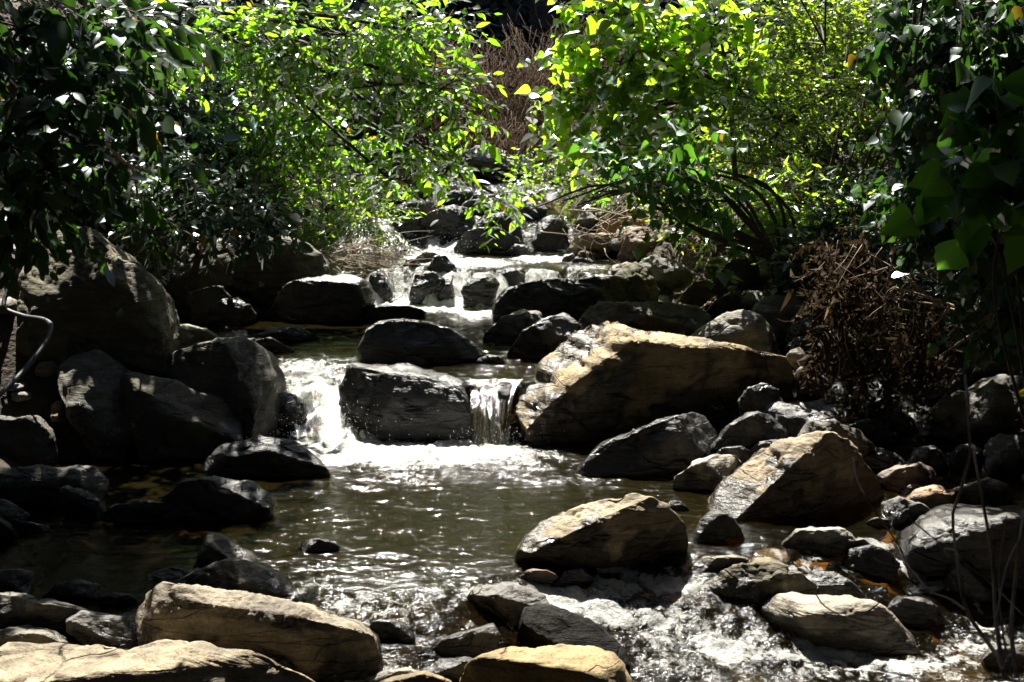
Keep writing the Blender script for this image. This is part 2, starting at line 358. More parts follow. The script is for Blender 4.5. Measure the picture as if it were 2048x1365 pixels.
turb = np.clip(0.12 + 0.9 * riff + 0.7 * fo + 0.35 * smooth(7.9, 7.2, y) + 0.4 * smooth(0.3, 0.9, x) * smooth(8.5, 7.9, y) + 0.22 * smooth(8.7, 9.8, y) * smooth(-1.2, 0.3, x), 0, 1.3)
turb *= np.where((x < -1.6) & (y < 9.6), 0.45, 1.0)
P = np.stack([x, y, 0 * x], 1)
wv = 0.020 * fbm(P * np.array([2.3, 3.4, 1]), 21, 2) + 0.014 * perlin(P * np.array([5.5, 14, 1]) + 0.6 * perlin(P * 3, 5)[:, None], 22)
wv += 0.009 * perlin(P * np.array([11, 29, 1]) + 0.5 * perlin(P * 4, 6)[:, None], 23)
patch = np.clip(0.55 + 1.5 * fbm(P * np.array([1.7, 2.6, 1]), 51, 3), 0.12, 1.5)
ch = patch * 0.019 * fbm(P * np.array([7, 14, 1]), 31, 3, 0.6)
zz = lv + wv * (0.34 + 0.85 * turb) + ch * np.clip(turb - 0.2, 0, 1) + 0.035 * np.abs(fbm(P * np.array([12, 14, 1]), 41, 3)) * np.clip(fo, 0, 1)
depth = np.clip(lv - tz, 0, 1)
fo = np.maximum(fo, (0.16 + 0.85 * np.clip(1.7 * fbm(np.stack([x + 0.3 * y, y, 0 * x], 1) * np.array([2.2, 4.2, 1]), 53, 4), 0, 1)) * smooth(0.4, 1.1, turb))
keep = (tz < zz + 0.15)
kq = keep[q].any(1)
used = np.unique(q[kq]); remap = np.full(len(x), -1); remap[used] = np.arange(len(used))
m, N, L, out = newmat('stream_water')
tc = N('TexCoord'); af = N('Attribute', attribute_name='foam'); at = N('Attribute', attribute_name='turb'); ad = N('Attribute', attribute_name='depth')
mp = N('Mapping'); mp.inputs['Scale'].default_value = (0.7, 2.0, 1); L(tc.outputs['Object'], mp.inputs[0])
nb = N('TexNoise', i_Scale=20.0, i_Detail=3.0, i_Roughness=0.55, i_Distortion=0.5); L(mp.outputs[0], nb.inputs['Vector'])
bst = mth(N, L, 'MULTIPLY_ADD', at.outputs['Fac'], 0.5); 
bst.node.inputs[2].default_value = 0.18
bp = N('Bump', i_Distance=0.02); L(bst, bp.inputs['Strength']); L(nb.outputs[0], bp.inputs['Height'])
nc = N('TexNoise', i_Scale=60.0, i_Detail=2.0); L(mp.outputs[0], nc.inputs['Vector'])
bp2 = N('Bump', i_Distance=0.009); L(bst, bp2.inputs['Strength']); L(nc.outputs[0], bp2.inputs['Height']); L(bp.outputs[0], bp2.inputs['Normal'])
gl = N('BsdfGlossy'); grg = mth(N, L, 'MULTIPLY_ADD', at.outputs['Fac'], 0.055); grg.node.inputs[2].default_value = 0.055; L(grg, gl.inputs['Roughness']); L(bp2.outputs[0], gl.inputs['Normal'])
tr = N('BsdfTransparent'); tr.inputs[0].default_value = (0.72, 0.62, 0.36, 1)
df = N('BsdfDiffuse'); df.inputs[0].default_value = (0.0058, 0.0045, 0.0011, 1)
murk = ramp(N, [(0.05, (0.1, 0.1, 0.1)), (0.4, (0.85, 0.85, 0.85))]); L(ad.outputs['Fac'], murk.inputs[0])
mk = N('MixShader'); L(murk.outputs[0], mk.inputs[0]); L(tr.outputs[0], mk.inputs[1]); L(df.outputs[0], mk.inputs[2])
fr = N('Fresnel', i_IOR=1.33); L(bp2.outputs[0], fr.inputs['Normal'])
wt = N('MixShader'); L(fr.outputs[0], wt.inputs[0]); L(mk.outputs[0], wt.inputs[1]); L(gl.outputs[0], wt.inputs[2])
# foam
nf = N('TexNoise', i_Scale=20.0, i_Detail=8.0, i_Roughness=0.7, i_Distortion=0.8); L(tc.outputs['Object'], nf.inputs['Vector'])
ff = mth(N, L, 'ADD', mth(N, L, 'MULTIPLY', nf.outputs[0], 1.9), mth(N, L, 'SUBTRACT', af.outputs['Fac'], 1.30))
fm = ramp(N, [(0.10, (0, 0, 0)), (0.34, (0.55, 0.55, 0.55)), (0.75, (1, 1, 1))]); L(ff, fm.inputs[0])
fd = N('BsdfDiffuse'); fd.inputs[0].default_value = (0.66, 0.66, 0.62, 1)
nfb = N('TexNoise', i_Scale=38.0, i_Detail=5.0, i_Roughness=0.7); L(tc.outputs['Object'], nfb.inputs['Vector'])
fbp = N('Bump', i_Strength=0.9, i_Distance=0.03); L(nfb.outputs[0], fbp.inputs['Height']); L(fbp.outputs[0], fd.inputs['Normal'])
ftl = N('BsdfTranslucent'); ftl.inputs[0].default_value = (0.85, 0.85, 0.78, 1)
fx_ = N('MixShader'); fx_.inputs[0].default_value = 0.25; L(fd.outputs[0], fx_.inputs[1]); L(ftl.outputs[0], fx_.inputs[2])
mw = N('MixShader'); L(fm.outputs[0], mw.inputs[0]); L(wt.outputs[0], mw.inputs[1]); L(fx_.outputs[0], mw.inputs[2])
L(mw.outputs[0], out.inputs[0])
M_water = m
V = np.stack([x, y, zz], 1)[used]
tag(link_mesh('stream_water', V, remap[q[kq]].ravel(), np.full(kq.sum(), 4), M_water,
    attrs={'foam': fo[used], 'turb': turb[used], 'depth': depth[used]}), kind='structure')

# falling sheets
m, N, L, out = newmat('falling_water')
tc = N('TexCoord'); mp = N('Mapping'); mp.inputs['Scale'].default_value = (34, 10, 4.0); L(tc.outputs['Object'], mp.inputs[0])
n = N('TexNoise', i_Scale=1.0, i_Detail=5.0, i_Roughness=0.6, i_Distortion=0.3); L(mp.outputs[0], n.inputs['Vector'])
au = N('Attribute', attribute_name='foam')
ff = mth(N, L, 'ADD', n.outputs[0], mth(N, L, 'SUBTRACT', au.outputs['Fac'], 0.5))
rr = ramp(N, [(0.34, (0, 0, 0)), (0.66, (1, 1, 1))]); L(ff, rr.inputs[0])
bp = N('Bump', i_Strength=1.0, i_Distance=0.08); L(n.outputs[0], bp.inputs['Height'])
d = N('BsdfDiffuse'); d.inputs[0].default_value = (0.72, 0.72, 0.58, 1); L(bp.outputs[0], d.inputs['Normal'])
t = N('BsdfTranslucent'); t.inputs[0].default_value = (0.75, 0.74, 0.5, 1); L(bp.outputs[0], t.inputs['Normal'])
mx = N('MixShader'); mx.inputs[0].default_value = 0.6; L(d.outputs[0], mx.inputs[1]); L(t.outputs[0], mx.inputs[2])
g = N('BsdfGlossy'); g.inputs['Roughness'].default_value = 0.16; L(bp.outputs[0], g.inputs['Normal'])
tp = N('BsdfTransparent'); tp.inputs[0].default_value = (0.85, 0.82, 0.62, 1)
fr = N('Fresnel', i_IOR=1.33); L(bp.outputs[0], fr.inputs['Normal'])
wx = N('MixShader'); L(fr.outputs[0], wx.inputs[0]); L(tp.outputs[0], wx.inputs[1]); L(g.outputs[0], wx.inputs[2])
mm = N('MixShader'); L(rr.outputs[0], mm.inputs[0]); L(wx.outputs[0], mm.inputs[1]); L(mx.outputs[0], mm.inputs[2]); L(mm.outputs[0], out.inputs[0])
M_fall = m
def cascade(top, bot, throw, nu=40, nv=36, name='waterfall', seed=0, fo0=-0.14, fo1=0.25, lip0=0.1, stair=0.0):
    """top, bot: left and right ends (xyz) of the lip and of the foot"""
    u = np.linspace(0, 1, nu); t = np.linspace(0, 1, nv); U, T = np.meshgrid(u, t); U = U.ravel(); T = T.ravel()
    A = np.array(top[0])[None] * (1 - U)[:, None] + np.array(top[1])[None] * U[:, None]
    B = np.array(bot[0])[None] * (1 - U)[:, None] + np.array(bot[1])[None] * U[:, None]
    lipn = 0.2 * perlin(np.stack([U * 5, 0 * U, 0 * U + seed], 1), 80 + seed)
    T2 = np.clip((T - lip0 - lipn * lip0 * 2) / (1 - lip0), 0, 1); h = T ** 0.75
    P = A.copy(); P[:, :2] = A[:, :2] + (B[:, :2] - A[:, :2]) * h[:, None]; P[:, 2] = A[:, 2] + (B[:, 2] - A[:, 2]) * (T2 ** (1.6 - 0.5 * (stair > 0)) + stair * np.sin(T2 * 14.0 + 5 * perlin(np.stack([U * 3, 0 * U, 0 * U + seed], 1), 83)) * T2 * (1 - T2)) - 0.02 * T
    nz = perlin(np.stack([U * 9, T * 1.6, 0 * U + seed], 1), 60 + seed); n2 = perlin(np.stack([U * 22, T * 3, 0 * U + seed], 1), 70 + seed)
    P[:, 1] -= throw * (0.5 * nz + 0.25 * n2) * (0.1 + T) * 2; P[:, 0] += 0.05 * n2 * T2 + 0.04 * nz * T2; P[:, 2] += 0.012 * nz * (1 - T2)
    idx = np.arange(nu * nv).reshape(nv, nu)
    qd = np.stack([idx[:-1, :-1], idx[:-1, 1:], idx[1:, 1:], idx[1:, :-1]], -1).reshape(-1, 4)
    fo_ = fo0 + (fo1 - fo0) * T2 + 0.12 * nz - 0.25 * np.abs(2 * U - 1) ** 4
    tag(link_mesh(name, P, qd.ravel(), np.full(len(qd), 4), M_fall, attrs={'foam': fo_}), kind='structure')
cascade(((-0.34, 10.45, .43), (-0.12, 10.44, .43)), (atY(945, 882, 10.05), atY(1000, 886, 10.0)), 0.03, seed=1)
cascade(((-0.11, 10.44, .43), (0.09, 10.46, .43)), (atY(968, 886, 10.02), atY(1012, 884, 10.08)), 0.03, seed=2)
cascade((atY(552, 735, 11.25), atY(690, 728, 11.3)), (atY(585, 868, 10.2), atY(715, 888, 10.05)), 0.10, nu=90, nv=80, seed=3, fo0=-0.26, fo1=0.08, lip0=0.2, stair=0.28)

# ------------------------------------------------------------------ rocks
ICO = {}
def ico(sub):
    if sub not in ICO:
        bm = bmesh.new(); bmesh.ops.create_icosphere(bm, subdivisions=sub, radius=1.0)
        vs = np.array([v.co[:] for v in bm.verts]); fs = np.array([[v.index for v in f.verts] for f in bm.faces]); bm.free()
        ICO[sub] = (vs, fs)
    return ICO[sub]
RN = [0]
def vnormals(v, f):
    n = np.cross(v[f[:, 1]] - v[f[:, 0]], v[f[:, 2]] - v[f[:, 0]])
    o = np.zeros_like(v)
    for k in range(3): np.add.at(o, f[:, k], n)
    return o / (np.linalg.norm(o, axis=1)[:, None] + 1e-12)
def rock(label, pts, mat='grey', Y=None, tilt=20, D=None, cuts=(), sub=None, name='boulder', rough=1.0, grow=1.0, cat=None, wet=True, group=None, facets=3, front=0.42, wet_shade=None):
    RN[0] += 1; seed = RN[0]; rg = np.random.default_rng(seed)
    pts = np.array(pts, float)
    cpx = 0.5 * (pts[:, 0].min() + pts[:, 0].max()); by = pts[:, 1].max(); ty = pts[:, 1].min()
    if Y is None: Y = first_hit(float(np.clip(cpx, 20, 2028)), by - 3)
    mpx = Y / F / cp * 1.02
    b = 0.5 * (by - ty) * mpx; a = 0.5 * (pts[:, 0].max() - pts[:, 0].min()) * mpx
    tau = math.radians(tilt)
    if D is None: D = 1.0 * math.sqrt(a * b)
    Yc = Y + b * math.sin(tau) + 0.15 * D
    cen = atY(cpx, 0.5 * (by + ty), Yc)
    U = np.array([1.0, 0, 0]); Vv = np.array([0, math.sin(tau), math.cos(tau)]); Nn = np.array([0, -math.cos(tau), math.sin(tau)])
    o = np.array([0, 0, CAMZ]); P2 = []
    for px, py in pts:
        d = ray(px, py); t = ((cen - o) @ Nn) / (d @ Nn); p = o + d * t - cen; P2.append((p @ U, p @ Vv))
    P2 = np.array(P2); lo = P2[:, 1].min(); hh = P2[:, 1].max() - lo
    low = P2[:, 1] < lo + 0.4 * hh
    P2[low, 1] -= 0.28 * hh * (1 - (P2[low, 1] - lo) / (0.4 * hh))       # the part under the surface
    # polar radius of the outline
    c0 = P2.mean(0); Q = P2 - c0
    th = np.linspace(-math.pi, math.pi, 361); R = np.zeros(361)
    A0 = Q; B0 = np.roll(Q, -1, 0)
    for i, tt in enumerate(th):
        dx, dy = math.cos(tt), math.sin(tt); e = B0 - A0
        den = dx * e[:, 1] - dy * e[:, 0]
        with np.errstate(divide='ignore', invalid='ignore'):
            s = (A0[:, 0] * e[:, 1] - A0[:, 1] * e[:, 0]) / den; uu = (A0[:, 0] * dy - A0[:, 1] * dx) / den
        ok = (np.abs(den) > 1e-12) & (uu >= -1e-6) & (uu <= 1 + 1e-6) & (s > 0)
        R[i] = s[ok].max() if ok.any() else (R[i-1] if i else a)
    k = np.array([1, 2, 3, 2, 1.]); k /= k.sum(); Rp = np.concatenate([R[-5:-1], R, R[1:5]]); R = np.convolve(Rp, k, 'same')[4:-4]
    if sub is None: sub = 6 if max(a, b) > 0.55 else 5 if max(a, b) > 0.16 else 4
    dirs, fs = ico(sub)
    dv = dirs.copy()
    ang = np.arctan2(dv[:, 2], dv[:, 0]); rho = np.sqrt(dv[:, 0] ** 2 + dv[:, 2] ** 2); dep = dv[:, 1]
    r = np.interp(ang, th, R) * grow * rho ** 0.70
    uu = c0[0] + np.cos(ang) * r; vv = c0[1] + np.sin(ang) * r; nn = -np.sign(dep) * np.abs(dep) ** 0.72 * D
    v = cen + uu[:, None] * U + vv[:, None] * Vv + nn[:, None] * Nn
    loc = cen.copy(); p = v - loc
    pl = [np.array(c) for c in cuts]
    if front: pl.append(np.array([rg.normal() * 0.15, -1, rg.uniform(-0.12, 0.06), front]))
    for j in range(facets):
        n_ = rg.normal(size=3) * np.array([0.6, 0.2, 0.5]) + np.array([0, -0.9, 0.45]); n_ /= np.linalg.norm(n_)
        pl.append(np.array([*n_, rg.uniform(0.62, 0.82)]))
    for c in pl:
        n_ = c[:3] / np.linalg.norm(c[:3]); h = p @ n_; lim = h.max() * c[3]
        p = p - n_[None] * (np.maximum(h - lim, 0) * 0.88)[:, None]
    s = (a * b * D) ** (1 / 3)
    nrm = vnormals(p, fs); off = seed * 13.7
    w_ = p + loc
    sd = np.array([0.35 + 0.2 * rg.normal(), -0.35 + 0.2 * rg.normal(), 0.85]); sd /= np.linalg.norm(sd)
    disp = 0.09 * s * perlin(w_ / (1.0 * s) + off, 1) + 0.04 * s * perlin(w_ / (0.42 * s) + off, 2)
    warp = fbm(w_ / (0.5 * s) + off, 4, 2)
    st = np.stack([(w_ @ sd) / (0.11 * s + 0.012) + 0.8 * warp, 0 * warp + off, 0 * warp], 1)
    led = perlin(st, 5); msk = np.clip(perlin(w_ / (0.7 * s) + off + 50, 6) * 2 + 0.45, 0, 1)
    disp += 0.05 * s * np.sign(led) * np.abs(led) ** 0.5 * msk
    rid = 1 - np.abs(fbm(w_ / (0.30 * s) + off, 8, 3)) * 2
    disp -= 0.022 * s * np.clip(rid - 0.55, 0, 1) * 2
    disp += rough * (0.012 * fbm(w_ / 0.11 + off, 11, 3, 0.55) + 0.004 * perlin(w_ / 0.028, 15)) * min(1, s / 0.25 + 0.25)
    p = p + nrm * disp[:, None]
    w_ = p + loc
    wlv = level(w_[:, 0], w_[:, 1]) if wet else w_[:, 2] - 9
    top = w_[:, 2].max() - float(np.median(wlv)); sp = wet_shade if wet_shade is not None else (1.0 if mat == 'dark' else 0.42)  # wet band from the waterline, raised further to paint shaded fronts darker
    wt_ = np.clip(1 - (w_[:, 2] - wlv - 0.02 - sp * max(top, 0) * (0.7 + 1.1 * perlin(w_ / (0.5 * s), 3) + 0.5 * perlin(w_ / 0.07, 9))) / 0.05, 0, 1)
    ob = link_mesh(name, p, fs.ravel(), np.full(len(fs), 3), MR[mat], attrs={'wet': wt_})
    ob.location = loc
    tag(ob, label, cat or ('boulder' if name == 'boulder' else 'rock'), group)
    return ob
# left bank
rock('tall rounded lichen-spotted boulder, largest on the shaded left bank, behind the hose', [(62,600),(75,540),(118,470),(150,460),(200,468),(250,505),(300,550),(335,600),(362,655),(355,700),(120,705),(65,670)], 'moss', D=0.75, cuts=[(0.5,-0.5,0.45,0.75)], front=.75, grow=1.0)
rock('long grey boulder under hanging leaves at the back of the left bank', [(330,560),(370,500),(450,465),(560,478),(620,490),(655,520),(662,560),(600,592),(520,620),(400,622),(335,605)], 'moss', D=0.55, Y=13.3)
rock('black angular boulder with a sharp peak, at the pool edge right of the tallest boulder', [(348,600),(430,573),(446,572),(468,597),(492,605),(510,632),(500,650),(360,652)], 'dark', Y=12.9)
rock('small rounded black rock leaning on the sharp-peaked boulder', [(398,645),(440,605),(475,595),(502,612),(511,634),(500,654),(420,656)], 'dark', Y=12.7, name='rock')
rock('flat slab beneath the bend of the black hose', [(-60,652),(60,637),(110,645),(132,660),(140,720),(130,830),(0,840),(-60,820)], 'moss', Y=10.7, D=.5)
rock('pale lichened rock touching the left picture edge under the hose', [(-30,690),(0,678),(28,702),(32,720),(0,738),(-30,735)], 'moss', Y=10.2, name='rock')
rock('broken slab with a notched rim in front of the tallest left boulder', [(130,662),(200,640),(245,632),(276,648),(282,668),(252,684),(220,698),(150,700)], 'grey', Y=11.3, name='rock', tilt=50)
rock('dark boulder with a pale sloping upper edge, behind the split block', [(108,700),(150,660),(166,662),(222,690),(290,730),(310,765),(240,800),(150,800),(110,770)], 'moss', Y=10.7, cuts=[(0.45,-0.2,0.87,0.7)], front=.75, grow=1.12)
rock('low brown boulder with two bumps between the tallest boulder and the big rounded one', [(262,690),(310,655),(350,656),(378,658),(420,668),(458,692),(450,740),(340,750),(275,735)], 'moss', Y=10.75, front=.75, grow=1.12)
rock('big rounded boulder beside the left cascade, marked by one yellowish lichen disc', [(335,745),(370,715),(440,693),(492,695),(535,715),(552,765),(545,825),(525,880),(480,930),(400,925),(330,880)], 'moss', Y=10.05, D=.55, cuts=[(-0.5,-0.75,0.3,0.7)], front=.75, grow=1.12)
rock('upright dark block with white lichen blotches, left of the split wedge block', [(138,740),(160,722),(205,715),(268,760),(275,850),(262,900),(220,895),(165,840),(142,795)], 'moss', Y=9.9, D=.45, facets=4, front=.75, grow=1.12)
rock('wedge-shaped block with a straight upper edge sloping down to the right', [(264,772),(280,757),(340,775),(425,802),(478,845),(490,890),(462,935),(390,935),(300,900),(266,850)], 'moss', Y=9.8, D=.42, cuts=[(-0.1,-1,0.15,0.6),(0.35,-0.1,0.93,0.75)], facets=2, front=.75, grow=1.12)
rock('shadowed rock low at the left edge below the hose end', [(-40,850),(0,836),(40,840),(70,830),(100,858),(122,930),(60,948),(-40,945)], 'moss', Y=9.5)
rock('long flat-topped slab lying at the left edge of the pool', [(-60,952),(80,938),(190,930),(213,955),(211,978),(190,1003),(100,1014),(-60,1010)], 'grey', tilt=25, cuts=[(0.02,-0.1,1,0.7)])
rock('small cracked rock with a raised left end in front of the flat-topped slab', [(114,988),(130,973),(166,980),(200,998),(213,1020),(190,1036),(130,1028)], 'dark', name='rock')
rock('broad dark humped boulder standing in the left of the pool', [(325,1000),(370,960),(430,955),(500,965),(535,985),(546,1012),(535,1036),(380,1042),(332,1022)], 'dark')
rock('low dark rock against the left foot of the humped boulder in the pool', [(203,1030),(230,1010),(280,1000),(350,1008),(378,1030),(340,1048),(220,1048)], 'dark', name='rock')
rock('low dark slab running into the foam below the left cascade', [(405,930),(440,900),(520,890),(600,898),(642,925),(664,942),(640,956),(520,958),(420,955)], 'dark', tilt=48)
rock('smooth sloping grey rock at the left edge, near the middle of the picture height', [(-40,1008),(0,1003),(40,1020),(66,1036),(35,1055),(-40,1062)], 'grey', name='rock', tilt=50)
rock('flat wet rock just right of the smooth sloping edge rock', [(25,1057),(50,1043),(95,1050),(101,1061),(60,1069),(30,1067)], 'dark', name='rock')
rock('small dark pointed rock at the left edge below the smooth sloping rock', [(-30,1040),(0,1035),(30,1058),(40,1078),(0,1084),(-30,1080)], 'dark', name='rock')
rock('dark triangular wedge rock rising from the pool behind the near left boulders', [(385,1138),(400,1100),(418,1066),(436,1067),(490,1098),(517,1120),(500,1134),(440,1150)], 'grey', name='rock', Y=7.55, cuts=[(0.5,-0.3,0.8,0.75)], facets=0, tilt=14, front=.7)
rock('fist-sized pale stone lodged beside the triangular wedge rock', [(406,1127),(420,1112),(440,1119),(450,1128),(432,1144),(412,1144)], 'pale', name='stone', Y=7.6)
rock('smooth dark rounded rock left of the pitted boulder', [(268,1182),(300,1145),(350,1130),(386,1143),(402,1165),(370,1200),(300,1214),(273,1206)], 'dark', name='rock', Y=7.35)
rock('pitted grey boulder with a sunlit right shoulder, just behind the big slanting boulder', [(325,1180),(390,1140),(460,1118),(510,1125),(560,1148),(592,1175),(612,1203),(560,1235),(400,1215),(335,1200)], 'grey', Y=7.15)
rock('big slanting foreground boulder, sunlit tan on its right half and dark on the left', [(278,1218),(300,1190),(335,1173),(420,1175),(480,1188),(560,1203),(650,1225),(720,1245),(757,1277),(763,1312),(745,1348),(700,1375),(560,1365),(400,1340),(290,1310),(276,1250)], 'tan', Y=6.45, D=.4, cuts=[(0.25,-0.35,0.9,0.6),(0.1,-1,-0.15,0.2)], tilt=24, sub=6, front=None, facets=1)
rock('sunlit tan slab filling the bottom left corner of the picture', [(-160,1385),(0,1352),(120,1340),(280,1334),(390,1327),(480,1343),(600,1372),(680,1420),(560,1500),(-160,1500)], 'tan', Y=6.0, D=.45, tilt=58, sub=6, cuts=[(0.0,-0.1,1,0.7)])
rock('lumpy grey rock at the left edge of the near bank', [(-30,1142),(40,1137),(62,1145),(67,1178),(40,1194),(-30,1190)], 'grey', name='rock')
rock('low dark rounded rock beside the still pool, right of the lumpy grey rock', [(84,1192),(120,1165),(160,1160),(196,1170),(202,1192),(150,1204),(95,1204)], 'dark', name='rock')
rock('long dark rock with a straight ridge at the left edge of the near bank', [(-60,1185),(0,1183),(60,1195),(140,1210),(182,1227),(150,1250),(60,1268),(-60,1258)], 'grey', name='rock')
rock('mid-sized wedge rock with a flat top left of the big slanting boulder', [(133,1238),(170,1223),(240,1235),(266,1263),(297,1297),(260,1316),(180,1290),(138,1265)], 'grey', name='rock')
rock('rough grey rock in the lower left corner above the corner slab', [(-40,1268),(40,1253),(100,1263),(136,1285),(139,1312),(100,1330),(20,1336),(-40,1330)], 'grey', name='rock')
rock('small flat rock resting on the back edge of the corner slab', [(-5,1348),(30,1325),(80,1322),(123,1330),(122,1352),(40,1366),(0,1362)], 'grey', name='rock', Y=6.45)
rock('cracked dark rock between the rough grey rock and the corner slab', [(70,1318),(100,1310),(150,1320),(182,1340),(125,1355),(80,1340)], 'dark', name='rock')
rock('smooth round stone in deep shade under the big slanting boulder', [(324,1312),(335,1287),(365,1281),(391,1295),(390,1328),(330,1332)], 'grey', name='stone', Y=6.5)
rock('small flat wet stone between the dark rounded rocks of the near left bank', [(195,1197),(230,1183),(265,1190),(277,1205),(242,1213),(200,1212)], 'dark', name='stone')
rock('lone small black rock alone in the middle left of the pool', [(583,1097),(605,1080),(640,1076),(665,1085),(684,1096),(650,1106),(600,1106)], 'dark', name='rock')
rock('low black rock upstream of the rounded boulder, at the left of the upper pool', [(513,672),(545,656),(600,655),(642,675),(620,686),(540,684)], 'dark', name='rock')
rock('flat black rock awash above the left cascade', [(436,694),(500,680),(545,678),(592,700),(540,710),(470,706)], 'dark', name='rock')
# middle of the stream
rock('flat-topped black boulder with dry straw hanging from it', [(548,602),(580,575),(640,560),(700,557),(738,568),(748,590),(742,612),(700,637),(600,637),(560,627)], 'dark', Y=12.85, tilt=32, cuts=[(0,-0.25,1,0.78)], facets=1)
rock('long low slab in front of the straw-hung boulder', [(670,624),(690,608),(760,610),(830,615),(862,628),(800,639),(680,640)], 'dark', cuts=[(0,-0.1,1,0.7)])
rock('dark domed boulder alone in the middle of the upper pool', [(720,697),(735,665),(760,648),(810,641),(870,648),(920,666),(960,698),(970,718),(880,728),(760,728),(725,714)], 'dark', D=.42)
rock('small black rock at the front foot of the domed upper pool boulder', [(798,728),(815,714),(840,714),(858,728),(835,735),(805,735)], 'dark', name='rock')
rock('small black rock at the right end of the domed upper pool boulder', [(948,724),(975,710),(1000,712),(1012,725),(980,732)], 'dark', name='rock')
rock('sunlit flat grey slab sloping into the upper pool', [(963,678),(1000,650),(1050,633),(1085,635),(1090,665),(1060,685),(1000,688)], 'pale', tilt=52)
rock('dark rippled rock between the sloping grey slab and the huge boulder', [(1008,705),(1040,670),(1085,640),(1130,628),(1160,652),(1150,690),(1095,722),(1025,720)], 'dark')
rock('wet black boulder splitting the falls, with a shining top', [(680,785),(698,738),(740,726),(820,733),(885,752),(932,778),(948,820),(957,872),(900,886),(760,876),(690,855),(680,815)], 'dark', D=.40, cuts=[(0.1,-0.12,1,0.66)], tilt=34)
rock('small round black rock in the left cascade', [(533,822),(550,792),(585,785),(610,808),(614,852),(570,868),(540,853)], 'dark', name='rock')
rock('small black rock wedged in the lip between the two narrow falls', [(972,792),(985,772),(1010,766),(1030,774),(1026,800),(1003,826),(982,812)], 'dark', name='rock', Y=10.27, D=.1, front=None, facets=1)
rock('dark rock at the left bank of the upper cascade', [(733,572),(748,545),(776,553),(787,588),(760,602),(740,598)], 'dark', name='rock')
rock('black rock left of the middle chute in the upper cascade', [(818,592),(830,550),(870,546),(893,560),(852,592),(835,602)], 'dark', name='rock')
rock('slanting black rock in the centre of the upper cascade', [(838,592),(868,565),(905,550),(908,597),(880,604),(850,604)], 'dark', name='rock', Y=13.75)
rock('wet black rock right of the middle chute in the upper cascade', [(922,582),(940,555),(980,547),(1000,568),(988,600),(960,614),(930,602)], 'dark', name='rock')
rock('flat black rock at the head of the upper cascade', [(983,552),(1000,540),(1030,538),(1056,556),(1064,570),(1020,576)], 'dark', name='rock')
rock('round black rock above the upper cascade, nearest the left shrub', [(853,537),(868,515),(890,512),(909,530),(917,544),(870,547)], 'dark', name='rock')
rock('low wet rock at the tip of the twig tangle', [(818,524),(850,505),(882,509),(862,526),(830,530)], 'dark', name='rock')
rock('small grey rock half hidden by the twig tangle', [(800,536),(812,520),(835,518),(846,535),(825,541)], 'grey', name='rock')
rock('wide black boulder in front of the upstream boulder group', [(902,492),(925,470),(960,457),(1000,459),(1040,478),(1048,500),(990,510),(910,503)], 'dark')
rock('small dark boulder with a pale top at the right foot of the upstream group', [(1008,506),(1030,491),(1060,492),(1079,508),(1040,515)], 'dark', name='rock')
rock('smooth arched boulder with a sunlit back, left of the upstream group', [(838,447),(860,425),(900,414),(935,419),(957,445),(948,467),(890,474),(850,466)], 'dark')
rock('black rounded boulder at the right rear of the upstream group', [(948,447),(975,430),(1010,427),(1036,453),(1048,480),(1000,486),(960,470)], 'dark')
rock('small dark rock caught between the arched boulder and the wide black boulder', [(898,470),(915,452),(935,453),(944,468),(920,476)], 'dark', name='rock')
rock('dark boulder right of the narrow upstream chute', [(1063,484),(1075,450),(1100,430),(1126,438),(1138,465),(1132,498),(1080,502)], 'dark')
rock('black boulder left of the topmost chute', [(782,432),(800,406),(830,398),(852,410),(850,440),(842,464),(800,468)], 'dark')
rock('grey rock between the arched boulder and the topmost chute', [(913,422),(935,404),(975,402),(1002,418),(985,432),(925,432)], 'grey', name='rock')
rock('pale rock beside the drooping branch tip upstream', [(1038,424),(1055,406),(1080,404),(1095,420),(1085,440),(1045,440)], 'pale', name='rock')
rock('grey rock right of the dark boulder by the upstream chute', [(1148,450),(1160,428),(1182,425),(1200,445),(1185,465),(1155,465)], 'grey', name='rock')
rock('long pale slab far upstream below the dry reeds', [(915,322),(940,310),(985,314),(1050,332),(1090,350),(1070,364),(980,356),(925,340)], 'pale', tilt=45)
rock('brown rock far upstream, left of the others under the leaves', [(758,362),(780,345),(812,343),(833,362),(815,375),(770,376)], 'rust', name='rock')
rock('tan rock far upstream beside the long pale slab', [(815,380),(830,356),(858,354),(878,372),(865,390),(825,392)], 'tan', name='rock')
rock('dark rock far upstream below the brown one', [(790,398),(802,376),(835,372),(852,390),(835,404),(800,404)], 'dark', name='rock')
rock('dark slanting rock far upstream behind the arched boulder', [(875,405),(900,384),(940,382),(965,402),(940,414),(885,414)], 'dark', name='rock')
rock('grey rock far upstream at the right end of the long pale slab', [(1085,360),(1100,342),(1130,340),(1150,355),(1130,368),(1095,370)], 'grey', name='rock')
